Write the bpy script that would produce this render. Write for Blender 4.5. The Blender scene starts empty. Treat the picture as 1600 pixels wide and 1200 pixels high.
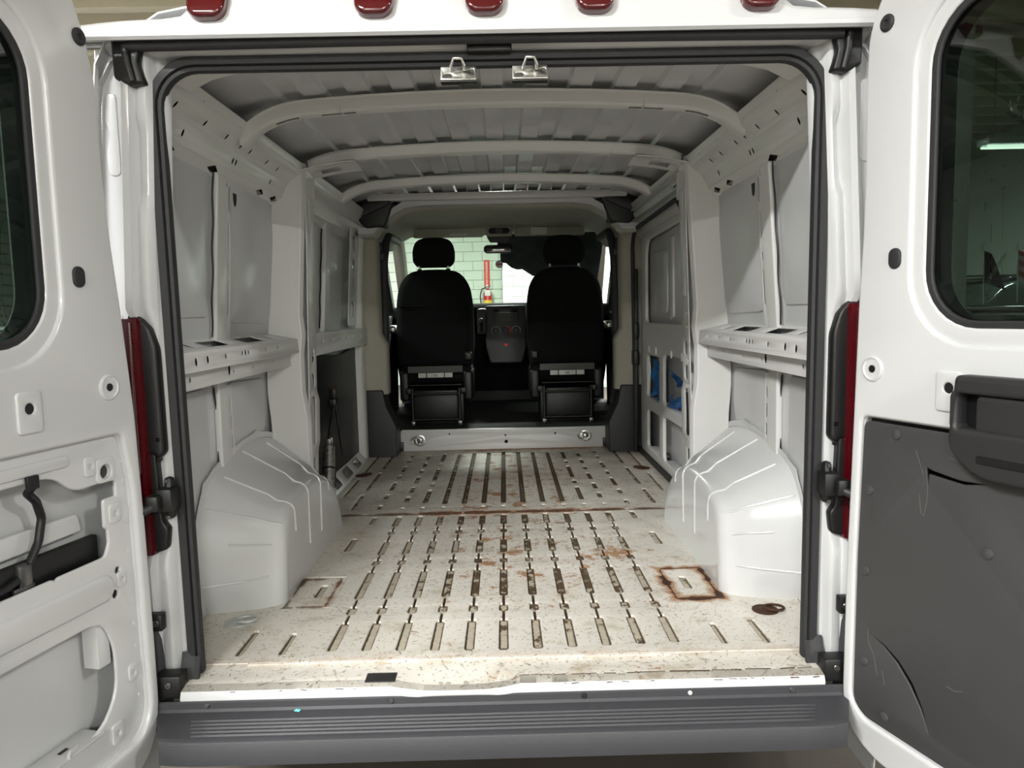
import bpy, bmesh, math, random
from mathutils import Matrix, Vector
random.seed(7)
SC = bpy.context.scene
COL = SC.collection
# ------------------------------------------------------------------ camera, world, exposure
F_PX = 1160.0
cam_d = bpy.data.cameras.new('camera'); cam = bpy.data.objects.new('camera', cam_d); COL.objects.link(cam)
cam_d.sensor_fit = 'HORIZONTAL'; cam_d.sensor_width = 36.0; cam_d.lens = F_PX * 36.0 / 1600.0
cam_d.clip_start = 0.02; cam_d.clip_end = 200
def cam_basis(yaw, pitch, roll):
    yaw, pitch, roll = (math.radians(v) for v in (yaw, pitch, roll))
    fw = Vector((-math.sin(yaw)*math.cos(pitch), math.cos(yaw)*math.cos(pitch), math.sin(pitch)))
    r = Vector((math.cos(yaw), math.sin(yaw), 0)); u = r.cross(fw)
    c, s = math.cos(roll), math.sin(roll)
    return r*c - u*s, u*c + r*s, fw
_r, _u, _f = cam_basis(-0.55, -5.5, 1.25)
cam.matrix_world = Matrix(((_r.x, _u.x, -_f.x, 0.02), (_r.y, _u.y, -_f.y, -1.93), (_r.z, _u.z, -_f.z, 0.94), (0, 0, 0, 1)))
SC.camera = cam
SC.view_settings.view_transform = 'Standard'; SC.view_settings.look = 'None'
SC.view_settings.gamma = 1.0; SC.view_settings.use_curve_mapping = False
SC.view_settings.exposure = 0.12
w = bpy.data.worlds.new('world'); SC.world = w; w.use_nodes = True
w.node_tree.nodes['Background'].inputs[0].default_value = (0.75, 0.78, 0.80, 1)
w.node_tree.nodes['Background'].inputs[1].default_value = 0.05
SC.cycles.max_bounces = 8; SC.cycles.diffuse_bounces = 5; SC.cycles.glossy_bounces = 4
SC.cycles.transparent_max_bounces = 12; SC.cycles.sample_clamp_indirect = 6.0
SC.cycles.caustics_reflective = False; SC.cycles.caustics_refractive = False
GZ = -0.56           # garage floor; the van's load floor is z = 0
CEIL = 3.75
# (x, y, z, energy) of the garage's ceiling lights and one added fill; the lamps themselves are built with the room
LAMPS = [(-2.2, -3.3, 3.40, 430), (3.7, -1.9, 3.40, 120), (-1.9, -7.2, 3.00, 420), (2.0, -7.4, 3.00, 480),
         (-4.4, 3.4, 3.40, 330), (6.15, 6.7, 2.72, 330), (-1.6, 10.2, 3.40, 300), (2.4, 9.8, 3.40, 420), (0.2, 6.6, 3.40, 420)]  # the last one is an added fill that brightens the cab headliner
# ------------------------------------------------------------------ materials
def lin(c):
    return tuple(((v/255)/12.92 if v/255 <= 0.04045 else (((v/255)+0.055)/1.055)**2.4) for v in c) + (1,)
class NT:
    def __init__(s, name):
        s.m = bpy.data.materials.new(name); s.m.use_nodes = True; s.t = s.m.node_tree; s.t.nodes.clear()
    def n(s, ty, _props=None, **kw):
        nd = s.t.nodes.new(ty)
        for k, v in (_props or {}).items(): setattr(nd, k, v)
        for k, v in kw.items():
            key = int(k[1:]) if k[0] == 'i' and k[1:].isdigit() else k.replace('_', ' ')
            sock = nd.inputs[key]
            if hasattr(v, 'is_linked') or isinstance(v, bpy.types.NodeSocket): s.t.links.new(v, sock)
            else: sock.default_value = v
        return nd
    def math(s, op, a, b=0.0, c=0.0, clamp=False):
        nd = s.t.nodes.new('ShaderNodeMath'); nd.operation = op; nd.use_clamp = clamp
        for i, v in enumerate((a, b, c)):
            if isinstance(v, bpy.types.NodeSocket): s.t.links.new(v, nd.inputs[i])
            else: nd.inputs[i].default_value = v
        return nd.outputs[0]
    def step(s, v, lo, hi):
        nd = s.t.nodes.new('ShaderNodeMapRange'); nd.interpolation_type = 'SMOOTHSTEP'
        s.t.links.new(v, nd.inputs[0]); nd.inputs[1].default_value = lo; nd.inputs[2].default_value = hi
        return nd.outputs[0]
    def noise(s, vec, scale, detail=4, rough=0.6, dist=0.0):
        return s.n('ShaderNodeTexNoise', Vector=vec, Scale=scale, Detail=detail, Roughness=rough, Distortion=dist).outputs['Fac']
    def mix(s, f, a, b):
        nd = s.t.nodes.new('ShaderNodeMix'); nd.data_type = 'RGBA'
        for i, v in ((0, f), (6, a), (7, b)):
            if isinstance(v, bpy.types.NodeSocket): s.t.links.new(v, nd.inputs[i])
            else: nd.inputs[i].default_value = v
        return nd.outputs[2]
    def coord(s, which='Object'): return s.t.nodes.new('ShaderNodeTexCoord').outputs[which]
    def out(s, sh):
        o = s.t.nodes.new('ShaderNodeOutputMaterial'); s.t.links.new(sh, o.inputs[0]); return s.m
def pm(name, col, rough=0.5, metal=0.0, coat=0.0, var=0.06, scale=14.0, bump=0.0, bscale=200.0, spec=0.5, emit=None, estr=0.0):
    k = NT(name); c = lin(col); v = k.coord()
    nz = k.noise(v, scale, 5)
    dark = tuple(x*(1-var) for x in c[:3]) + (1,); lite = tuple(min(1, x*(1+var)) for x in c[:3]) + (1,)
    colr = k.mix(nz, dark, lite)
    rv = min(0.12, var*1.2); rg = k.math('MULTIPLY_ADD', nz, rv, rough-rv/2, True)
    b = k.n('ShaderNodeBsdfPrincipled', Base_Color=colr, Roughness=rg, Metallic=metal)
    b.inputs['Coat Weight'].default_value = coat; b.inputs['Coat Roughness'].default_value = 0.12
    b.inputs['Specular IOR Level'].default_value = spec
    if emit: b.inputs['Emission Color'].default_value = lin(emit); b.inputs['Emission Strength'].default_value = estr
    if bump:
        bn = k.n('ShaderNodeBump', Strength=bump, Distance=0.002, Height=k.noise(v, bscale, 3)); k.t.links.new(bn.outputs[0], b.inputs['Normal'])
    return k.out(b.outputs[0])
def glass(name, tint, gloss=0.06):
    k = NT(name); lw = k.n('ShaderNodeLayerWeight', Blend=0.5); fz = k.math('MULTIPLY_ADD', k.math('POWER', lw.outputs[1], 4.0), 0.6, 0.045, True)
    tr = k.n('ShaderNodeBsdfTransparent', Color=tint); gl = k.n('ShaderNodeBsdfGlossy', Roughness=0.02)
    nz = k.noise(k.coord(), 3.0); 
    fac = k.math('MULTIPLY', fz, k.math('MULTIPLY_ADD', nz, 0.1, 0.95))
    mx = k.n('ShaderNodeMixShader', i0=fac, i1=tr.outputs[0], i2=gl.outputs[0]); return k.out(mx.outputs[0])
M = {}
M['paint'] = pm('white_body_paint', (209, 210, 211), 0.28, coat=0.5, var=0.006, scale=2)
M['inner'] = pm('white_inner_paint', (216, 216, 214), 0.38, coat=0.15, var=0.03, scale=6)
M['skin'] = pm('pale_grey_skin_paint', (202, 203, 204), 0.32, coat=0.2, var=0.04, scale=4)
M['rubber'] = pm('black_rubber', (40, 40, 42), 0.62, var=0.15, scale=30, bump=0.15)
M['bumper'] = pm('charcoal_bumper_plastic', (64, 64, 68), 0.52, var=0.06, scale=40, bump=0.25, bscale=900)
M['trim'] = pm('charcoal_trim_board', (66, 65, 66), 0.5, var=0.12, scale=7, bump=0.15, bscale=60)
M['blackp'] = pm('black_plastic', (19, 19, 20), 0.45, var=0.15, scale=25, bump=0.1)
M['blackp2'] = pm('dark_grey_plastic', (42, 42, 43), 0.5, var=0.1, scale=25)
M['fabric'] = pm('black_seat_fabric', (17, 17, 18), 0.9, var=0.25, scale=120, bump=0.5, bscale=700, spec=0.2)
M['carpet'] = pm('black_rubber_mat', (20, 20, 19), 0.9, var=0.3, scale=60, bump=0.3)
M['beige'] = pm('beige_grey_trim', (170, 166, 154), 0.75, var=0.05, scale=30, bump=0.1)
M['liner'] = pm('grey_beige_headliner', (192, 189, 177), 0.85, var=0.06, scale=60, bump=0.2)
M['zinc'] = pm('bright_zinc', (205, 205, 200), 0.28, metal=1.0, var=0.12, scale=40)
M['steel'] = pm('grey_steel', (120, 120, 120), 0.35, metal=1.0, var=0.15, scale=30)
M['darksteel'] = pm('dark_steel', (60, 58, 56), 0.45, metal=0.8, var=0.2, scale=40)
M['rustring'] = pm('rusty_steel', (74, 48, 34), 0.8, metal=0.2, var=0.4, scale=90, bump=0.5)
M['red'] = pm('red_lens', (78, 4, 13), 0.12, coat=1.0, var=0.25, scale=25)
M['white_tag'] = pm('white_tag', (215, 215, 210), 0.6)
M['greytag'] = pm('grey_fabric_tab', (92, 92, 90), 0.85)
M['blue'] = pm('blue_plastic_film', (38, 104, 168), 0.35, var=0.2, scale=12)
M['concrete'] = pm('garage_concrete', (78, 71, 63), 0.75, var=0.35, scale=3, bump=0.3, bscale=40)
M['wallpaint'] = pm('pale_green_block_paint', (206, 220, 206), 0.7, var=0.03, scale=3, bump=0.3, bscale=60)
M['wallwhite'] = pm('white_block_paint', (226, 232, 224), 0.7, var=0.02, scale=3, bump=0.3, bscale=60)
M['mortar'] = pm('painted_mortar', (192, 207, 193), 0.85, var=0.05, scale=10)
M['wallplain'] = pm('painted_wall', (190, 192, 184), 0.8, var=0.08, scale=1.5)
M['ceil'] = pm('cream_ceiling', (224, 217, 200), 0.85, var=0.05, scale=2)
M['joist'] = pm('cream_joist', (200, 192, 172), 0.8, var=0.08, scale=4)
M['shutter'] = pm('grey_shutter_slat', (150, 152, 146), 0.5, var=0.06, scale=6)
M['carblack'] = pm('black_car_paint', (14, 14, 16), 0.18, coat=1.0, var=0.1)
M['carwhite'] = pm('white_car_paint', (225, 226, 226), 0.2, coat=1.0, var=0.02)
M['carglass'] = pm('dark_car_glass', (38, 48, 46), 0.05, coat=1.0, var=0.05)
M['extred'] = pm('extinguisher_red', (190, 30, 30), 0.3, coat=0.5)
M['signred'] = pm('sign_red', (205, 70, 55), 0.5)
M['signwhite'] = pm('sign_white', (238, 236, 230), 0.5)
M['yellow'] = pm('label_yellow', (222, 190, 70), 0.6)
M['galv'] = pm('galvanised_steel', (205, 208, 205), 0.5, metal=0.35, var=0.2, scale=60)
M['dash'] = pm('matt_dashboard_plastic', (30, 30, 31), 0.9, var=0.1, scale=40, spec=0.1)
M['teal'] = pm('teal_tape', (120, 205, 210), 0.6)
M['tube'] = pm('lit_tube', (255, 255, 250), 0.5, emit=(250, 252, 245), estr=8.0)
M['tarp'] = pm('black_crumpled_sheet', (58, 64, 62), 0.35, var=0.4, scale=9, bump=0.8, bscale=14)
M['bluedial'] = pm('blue_mark', (60, 90, 170), 0.5); M['reddial'] = pm('red_mark', (180, 50, 50), 0.5, emit=(200, 30, 30), estr=0.25)
M['tintglass'] = glass('tinted_privacy_glass', (0.26, 0.32, 0.285, 1))
M['clearglass'] = glass('green_windshield_glass', (0.80, 0.90, 0.83, 1))
M['mirrorglass'] = pm('mirror_glass', (120, 118, 116), 0.05, metal=1.0, var=0.02)

def floor_material():
    k = NT('scuffed_rusty_white_floor'); v = k.coord(); sp = k.n('ShaderNodeSeparateXYZ', Vector=v); x, y = sp.outputs[0], sp.outputs[1]
    base = k.mix(k.noise(v, 2.6, 6), lin((234, 231, 224)), lin((214, 208, 196)))
    base = k.mix(k.step(k.noise(v, 7, 8, 0.72), 0.50, 0.78), base, lin((176, 160, 132)))
    # grime film grows towards the cab end
    base = k.mix(k.math('MULTIPLY', k.step(y, 1.2, 3.1), k.math('MULTIPLY_ADD', k.noise(v, 5, 6), 0.9, -0.08), clamp=True), base, lin((150, 137, 112)))
    # fine scratches in two directions
    for ang, sc, lo in ((0.5, 62, 0.632), (-0.9, 80, 0.637), (1.4, 54, 0.642), (2.3, 110, 0.622)):
        mp = k.n('ShaderNodeMapping', {'vector_type': 'TEXTURE'}, Vector=v, Rotation=(0, 0, ang), Scale=(1.0, 5.0, 1.0))
        base = k.mix(k.math('MULTIPLY', k.step(k.noise(mp.outputs[0], sc, 6, 0.62), lo, lo+0.04), k.math('MULTIPLY_ADD', k.noise(v, 3.5, 3), 0.9, 0.05)), base, lin((112, 88, 62)))
    chips = k.step(k.noise(v, 95, 5, 0.55), 0.612, 0.655); base = k.mix(k.math('MULTIPLY', chips, 0.65), base, lin((84, 60, 40)))
    # centre of the floor, where loads were dragged
    ctr = k.math('MULTIPLY', k.step(k.math('ABSOLUTE', k.math('ADD', x, -0.08)), 0.62, 0.10), k.step(y, 0.05, 0.6))
    rn = k.noise(v, 8.5, 8, 0.68)
    bd = k.math('SQRT', k.math('ADD', k.math('POWER', k.math('ADD', x, -0.53), 2.0), k.math('POWER', k.math('ADD', y, -0.88), 2.0)))
    blob = k.math('MULTIPLY', k.step(bd, 0.28, 0.04), 0.14)
    r1 = k.step(k.math('ADD', k.math('MULTIPLY_ADD', ctr, 0.17, rn), blob), 0.695, 0.78)
    fine = k.math('MULTIPLY', k.step(k.noise(v, 55, 5, 0.6), 0.56, 0.64), k.step(k.math('ADD', k.math('MULTIPLY_ADD', ctr, 0.15, k.noise(v, 4.0, 3)), blob), 0.56, 0.68)); r1 = k.math('MAXIMUM', r1, k.math('MULTIPLY', fine, 0.8))
    # rust line of the two mounting patches
    def ring(cx, cy, hx, hy):
        dx = k.math('ADD', k.math('ABSOLUTE', k.math('ADD', x, -cx)), -hx); dy = k.math('ADD', k.math('ABSOLUTE', k.math('ADD', y, -cy)), -hy)
        d = k.math('ABSOLUTE', k.math('MAXIMUM', dx, dy)); return d
    dR = k.math('MULTIPLY_ADD', k.math('ADD', rn, -0.5), 0.11, ring(0.636, 0.548, 0.074, 0.143))
    dL = k.math('MULTIPLY_ADD', k.math('ADD', rn, -0.5), 0.06, ring(-0.648, 0.54, 0.066, 0.128))
    halo = k.step(dR, 0.036, 0.008)
    haloL = k.math('MULTIPLY', k.step(dL, 0.022, 0.004), k.step(k.noise(v, 5.0), 0.44, 0.60))
    sm = k.math('ABSOLUTE', k.math('ADD', y, -1.508)); seam = k.math('MULTIPLY', k.step(k.math('MULTIPLY_ADD', k.math('ADD', rn, -0.5), 0.14, sm), 0.035, 0.008), k.step(k.math('ABSOLUTE', k.math('ADD', x, -0.05)), 0.72, 0.3))
    frt = k.math('MULTIPLY', k.step(k.math('MULTIPLY_ADD', k.math('ADD', rn, -0.5), 0.5, y), 3.03, 3.12), k.step(x, -0.55, -0.1))
    edge = k.math('MULTIPLY', k.step(k.math('MULTIPLY_ADD', k.math('ADD', rn, -0.5), 0.2, k.math('ABSOLUTE', k.math('ADD', y, -0.035))), 0.03, 0.0), 0.25)
    rust = r1
    for q in (halo, haloL, seam, frt, edge): rust = k.math('MAXIMUM', rust, q)
    rcol = k.mix(k.noise(v, 40, 5), lin((112, 66, 26)), lin((184, 124, 52)))
    base = k.mix(k.math('MULTIPLY', rust, 0.85), base, rcol)
    core = k.math('MAXIMUM', k.math('MULTIPLY', k.step(k.math('MULTIPLY_ADD', k.math('ADD', rn, -0.5), 0.06, sm), 0.010, 0.003), 0.9), k.math('MAXIMUM', k.step(dR, 0.009, 0.002), k.math('MULTIPLY', k.step(dL, 0.007, 0.002), 0.8)))
    base = k.mix(core, base, lin((62, 34, 20)))
    b = k.n('ShaderNodeBsdfPrincipled', Base_Color=base, Roughness=k.math('MULTIPLY_ADD', rust, 0.3, 0.42))
    bn = k.n('ShaderNodeBump', Strength=0.35, Distance=0.002, Height=k.noise(v, 60, 5)); k.t.links.new(bn.outputs[0], b.inputs['Normal'])
    return k.out(b.outputs[0])
M['floor'] = floor_material()
def groove_material():
    k = NT('dirt_filled_groove'); v = k.n('ShaderNodeNewGeometry').outputs['Position']; sp = k.n('ShaderNodeSeparateXYZ', Vector=v); x, y = sp.outputs[0], sp.outputs[1]
    gn = k.n('ShaderNodeSeparateXYZ', Vector=k.coord('Object')); oc = k.n('ShaderNodeSeparateColor', Color=k.n('ShaderNodeObjectInfo').outputs['Color'])
    ex = k.math('SUBTRACT', oc.outputs[0], k.math('ABSOLUTE', gn.outputs[0])); ey = k.math('SUBTRACT', oc.outputs[1], k.math('ABSOLUTE', gn.outputs[1])); ed = k.math('MULTIPLY_ADD', k.math('ADD', k.noise(v, 70, 3), -0.5), 0.006, k.math('MINIMUM', ex, ey))
    rim = k.step(ed, 0.0065, 0.003)
    nz = k.noise(v, 24, 6, 0.6); n2 = k.noise(v, 60, 4)
    dirt = k.mix(n2, lin((52, 40, 27)), lin((104, 84, 58)))
    bare = k.mix(n2, lin((150, 141, 124)), lin((206, 198, 180)))
    clean = k.math('ADD', k.step(k.math('ABSOLUTE', k.math('ADD', x, -0.16)), 0.18, 0.62), k.step(y, 0.55, 0.05))
    f = k.math('MULTIPLY', k.step(k.math('MULTIPLY_ADD', k.step(y, 1.35, 1.6), -0.12, k.math('MULTIPLY_ADD', clean, 0.165, nz)), 0.50, 0.58), k.math('MULTIPLY_ADD', rim, -0.92, 1.0))
    b = k.n('ShaderNodeBsdfPrincipled', Base_Color=k.mix(f, dirt, bare), Roughness=0.75); return k.out(b.outputs[0])
M['groove'] = groove_material()
M['dirt'] = pm('packed_dirt', (72, 56, 38), 0.85, var=0.5, scale=50)
M['cavity'] = pm('dark_cavity_shade', (30, 30, 31), 0.9)  # dark colour painted in place of the shade inside closed rails, posts and holes
# ------------------------------------------------------------------ mesh helpers
def finish(me, angle=38, recalc=True):
    if recalc:
        bm = bmesh.new(); bm.from_mesh(me); bmesh.ops.remove_doubles(bm, verts=bm.verts, dist=1e-6)
        bmesh.ops.recalc_face_normals(bm, faces=bm.faces); bm.to_mesh(me); bm.free()
    for p in me.polygons: p.use_smooth = True
    me.set_sharp_from_angle(angle=math.radians(angle)); me.update(); return me
def obj(name, me, mat, parent=None, angle=38, recalc=True):
    finish(me, angle, recalc); me.materials.clear(); me.materials.append(M[mat] if isinstance(mat, str) else mat)
    me.name = name; o = bpy.data.objects.new(name, me); COL.objects.link(o)
    if parent is not None:
        o.parent = parent
        if parent.type == 'EMPTY' and parent.parent is None: o.matrix_parent_inverse = parent.matrix_basis.inverted()
    return o
def tag(o, label=None, cat=None, group=None, kind=None):
    if label: o['label'] = label
    if cat: o['category'] = cat
    if group: o['group'] = group
    if kind: o['kind'] = kind
    return o
def thing(name, loc, label, cat, group=None):
    o = bpy.data.objects.new(name, None); COL.objects.link(o); o.location = loc; o.empty_display_size = 0.1
    o.matrix_basis = Matrix.Translation(loc)
    return tag(o, label, cat, group)
def pyd(verts, faces):
    me = bpy.data.meshes.new('m'); me.from_pydata([tuple(v) for v in verts], [], faces); me.update(); return me
def join(mes):
    vs, fs = [], []
    for me in mes:
        o = len(vs); vs += [tuple(v.co) for v in me.vertices]; fs += [tuple(i+o for i in p.vertices) for p in me.polygons]; bpy.data.meshes.remove(me)
    return pyd(vs, fs)
def frame(o, U, V, W):
    U, V, W = Vector(U), Vector(V), Vector(W)
    return Matrix(((U.x, V.x, W.x, o[0]), (U.y, V.y, W.y, o[1]), (U.z, V.z, W.z, o[2]), (0, 0, 0, 1)))
IDM = Matrix.Identity(4)
def rrect(x0, x1, y0, y1, r, n=5):
    r = min(r, abs(x1-x0)/2-1e-5, abs(y1-y0)/2-1e-5); p = []
    for cx, cy, a in ((x1-r, y1-r, 0), (x0+r, y1-r, 90), (x0+r, y0+r, 180), (x1-r, y0+r, 270)):
        for i in range(n+1):
            t = math.radians(a+90*i/n); p.append((cx+r*math.cos(t), cy+r*math.sin(t)))
    return p
def circ(cx, cy, r, n=14, ry=None):
    return [(cx+r*math.cos(2*math.pi*i/n), cy+(ry or r)*math.sin(2*math.pi*i/n)) for i in range(n)]
def rpoly(pts, r, n=4):
    out = []; N = len(pts)
    for i in range(N):
        p0, p1, p2 = (Vector(pts[(i+k) % N][:2]) for k in (-1, 0, 1))
        rr = pts[i][2] if len(pts[i]) > 2 else r
        a, b = p0-p1, p2-p1
        if rr <= 0 or a.length < 1e-6 or b.length < 1e-6: out.append(tuple(p1)); continue
        d = min(rr, a.length*0.48, b.length*0.48); A, B = p1+a.normalized()*d, p1+b.normalized()*d
        for k in range(n+1):
            t = k/n; out.append(tuple(A*(1-t)**2 + p1*2*t*(1-t) + B*t*t))
    return out
def panel_me(outer, holes=(), thick=0.01, mtx=IDM, bev=0.002, res=1):
    """flat sheet with holes: its face lies at w=0 of mtx, the thickness goes to -w"""
    cu = bpy.data.curves.new('c', 'CURVE'); cu.dimensions = '2D'; cu.fill_mode = 'BOTH'
    for l in [outer]+list(holes):
        sp = cu.splines.new('POLY'); sp.points.add(len(l)-1); sp.use_cyclic_u = True
        for p, q in zip(sp.points, l): p.co = (q[0], q[1], 0, 1)
    bev = min(bev, thick*0.499); cu.extrude = thick/2-bev; cu.bevel_depth = bev; cu.bevel_resolution = res; cu.offset = -bev
    o = bpy.data.objects.new('c', cu); me = bpy.data.meshes.new_from_object(o)
    bpy.data.objects.remove(o); bpy.data.curves.remove(cu)
    me.transform(mtx @ Matrix.Translation((0, 0, -thick/2))); return me
def panel(name, outer, holes, thick, mtx, mat, parent, bev=0.002, res=1):
    return obj(name, panel_me(outer, holes, thick, mtx, bev, res), mat, parent)
def tube_me(pts, r, cyclic=False, res=3, smooth=False, mtx=IDM):
    cu = bpy.data.curves.new('c', 'CURVE'); cu.dimensions = '3D'
    if smooth:
        sp = cu.splines.new('NURBS'); sp.order_u = 3; sp.use_endpoint_u = not cyclic
    else: sp = cu.splines.new('POLY')
    sp.points.add(len(pts)-1); sp.use_cyclic_u = cyclic
    for p, q in zip(sp.points, pts): p.co = (q[0], q[1], q[2], 1)
    cu.bevel_depth = r; cu.bevel_resolution = res; cu.use_fill_caps = True; cu.resolution_u = 6
    o = bpy.data.objects.new('c', cu); me = bpy.data.meshes.new_from_object(o)
    bpy.data.objects.remove(o); bpy.data.curves.remove(cu); me.transform(mtx); return me
def tube(name, pts, r, mat, parent, cyclic=False, res=3, smooth=False):
    return obj(name, tube_me(pts, r, cyclic, res, smooth), mat, parent)
def box_me(x0, x1, y0, y1, z0, z1, bev=0.003, seg=2, mtx=IDM):
    bm = bmesh.new(); bmesh.ops.create_cube(bm, size=1.0)
    for v in bm.verts: v.co = ((x0+x1)/2+v.co.x*(x1-x0), (y0+y1)/2+v.co.y*(y1-y0), (z0+z1)/2+v.co.z*(z1-z0))
    if bev: bmesh.ops.bevel(bm, geom=list(bm.edges), offset=min(bev, 0.45*min(abs(x1-x0), abs(y1-y0), abs(z1-z0))), segments=seg, profile=0.5, affect='EDGES')
    me = bpy.data.meshes.new('m'); bm.to_mesh(me); bm.free(); me.transform(mtx); return me
def box(name, xr, yr, zr, mat, parent, bev=0.003, seg=2):
    return obj(name, box_me(*xr, *yr, *zr, bev, seg), mat, parent)
def grid_me(rows, thick=0.0, skip=(), closed=False):
    nr, nc = len(rows), len(rows[0]); vs = [p for r in rows for p in r]; fs = []
    for i in range(nr-1):
        for j in range(nc if closed else nc-1):
            if (i, j) in skip: continue
            fs.append((i*nc+j, i*nc+(j+1) % nc, (i+1)*nc+(j+1) % nc, (i+1)*nc+j))
    me = pyd(vs, fs)
    if thick:
        bm = bmesh.new(); bm.from_mesh(me); bmesh.ops.recalc_face_normals(bm, faces=bm.faces)
        bmesh.ops.solidify(bm, geom=list(bm.faces), thickness=thick); bm.to_mesh(me); bm.free()
    return me
def grid(name, rows, mat, parent, thick=0.0, skip=(), closed=False, angle=38):
    return obj(name, grid_me(rows, thick, skip, closed), mat, parent, angle)
def lathe_me(prof, n=20, mtx=IDM):
    vs, fs = [], []
    for r, z in prof:
        for i in range(n): a = 2*math.pi*i/n; vs.append((r*math.cos(a), r*math.sin(a), z))
    for k in range(len(prof)-1):
        for i in range(n): fs.append((k*n+i, k*n+(i+1) % n, (k+1)*n+(i+1) % n, (k+1)*n+i))
    fs.append(tuple(range(n))[::-1]); fs.append(tuple((len(prof)-1)*n+i for i in range(n)))
    me = pyd(vs, fs); me.transform(mtx); return me
def toward(o, d):
    """frame at o whose local +z points along d"""
    d = Vector(d).normalized(); q = d.to_track_quat('Z', 'Y'); return Matrix.Translation(o) @ q.to_matrix().to_4x4()
def screw(name, o, d, r, mat, parent, h=0.004):
    return obj(name, lathe_me([(r, 0), (r, h*0.6), (r*0.8, h), (r*0.35, h), (r*0.3, h*0.4)], 14, toward(o, d)), mat, parent)
def text_me(s, size, mtx, depth=0.001, align='CENTER'):
    cu = bpy.data.curves.new('t', 'FONT'); cu.body = s; cu.size = size; cu.align_x = align; cu.align_y = 'CENTER'; cu.extrude = depth
    o = bpy.data.objects.new('t', cu); me = bpy.data.meshes.new_from_object(o); bpy.data.objects.remove(o); bpy.data.curves.remove(cu)
    me.transform(mtx); return me
# ------------------------------------------------------------------ the garage around the van
X0, X1, Y0, Y1 = -7.0, 8.0, -8.5, 14.0
tag(obj('floor', box_me(X0, X1, Y0, Y1, GZ-0.1, GZ, 0), 'concrete'), 'stained grey concrete garage floor under the van', kind='structure')
ceiling = tag(obj('ceiling', box_me(X0, X1, Y0, Y1, CEIL, CEIL+0.1, 0), 'ceil'), 'cream painted garage ceiling with cross joists', kind='structure')
jm = None
for i in range(30):
    if jm is None: j = obj('joist', box_me(X0+0.05, X1-0.05, -0.05, 0.05, CEIL-0.16, CEIL+0.01, 0.004, 1), 'joist', ceiling); jm = j.data
    else: j = bpy.data.objects.new('joist', jm); COL.objects.link(j); j.parent = ceiling
    j.location = (0, -1.5+i*0.52, 0)
def block_wall(name, x0, x1, y, label, matn, bx0, bx1, z0, z1):
    wl = tag(obj(name, box_me(x0, x1, y+0.02, y+0.25, GZ-0.05, CEIL+0.05, 0), 'mortar'), label, kind='structure')
    me = None; row = 0; z = z0
    while z < z1:
        x = bx0 - (0.2 if row % 2 else 0)
        while x < bx1:
            if x >= x0-0.001 and x+0.4 <= x1+0.001:
                if me is None:
                    b = obj('block', box_me(0.004, 0.396, y, y+0.03, 0.004, 0.196, 0.006, 1), matn, wl); me = b.data
                else:
                    b = bpy.data.objects.new('block', me); COL.objects.link(b); b.parent = wl
                b.location = (x, 0, z)
            elif x < x0 < x+0.4 or x < x1 < x+0.4:
                a, b = max(x, x0), min(x+0.4, x1)
                if b-a > 0.05: obj('block', box_me(a+0.004, b-0.004, y, y+0.03, z+0.004, z+0.196, 0.006, 1), matn, wl)
            x += 0.4
        z += 0.2; row += 1
    return wl
block_wall('wall_front', X0, 0.02, Y1, 'pale green painted concrete block wall seen through the windshield', 'wallpaint', -4.4, 0.02, 0.04, 3.1)
block_wall('wall_front_right', 0.02, X1, 12.6, 'white painted block wall standing forward of the pale green wall', 'wallwhite', 0.02, 4.0, 0.04, 3.1)
tag(obj('wall_front_return', box_me(0.02, 0.2, 12.75, 14.2, GZ, CEIL, 0), 'wallwhite'), 'short white return between the two front walls', kind='structure')
tag(obj('wall_left', box_me(X0-0.2, X0, Y0, Y1, GZ-0.05, CEIL+0.05, 0), 'wallplain'), 'plain painted garage wall on the left', kind='structure')
tag(obj('wall_right', box_me(X1, X1+0.2, Y0, Y1, GZ-0.05, CEIL+0.05, 0), 'wallplain'), 'plain painted garage wall on the right', kind='structure')
tag(obj('wall_back', box_me(X0, X1, Y0-0.2, Y0, GZ-0.05, CEIL+0.05, 0), 'wallplain'), 'plain painted garage wall behind the viewpoint', kind='structure')
# roller shutter in the left wall
sh = tag(obj('door_1', box_me(X0, X0+0.03, 5.0, 12.5, GZ, 2.7, 0), 'shutter'), 'grey roller shutter with horizontal slats in the left wall', kind='structure')
sm = None
for i in range(22):
    if sm is None:
        s_ = obj('slat', box_me(X0+0.03, X0+0.055, 5.02, 12.48, 0.01, 0.135, 0.01, 2), 'shutter', sh); sm = s_.data
    else: s_ = bpy.data.objects.new('slat', sm); COL.objects.link(s_); s_.parent = sh
    s_.location = (0, 0, GZ+i*0.145)
tag(obj('trim_1', box_me(3.10, 3.38, 3.45, 3.73, GZ, CEIL, 0.01), 'wallplain'), 'square painted column standing right of the van', kind='structure')
tag(obj('trim_2', tube_me([(X0+0.3, 5.2, CEIL-0.28), (X1-0.3, 5.2, CEIL-0.28)], 0.04), 'steel'), 'pipe run below the ceiling', kind='structure')
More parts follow.
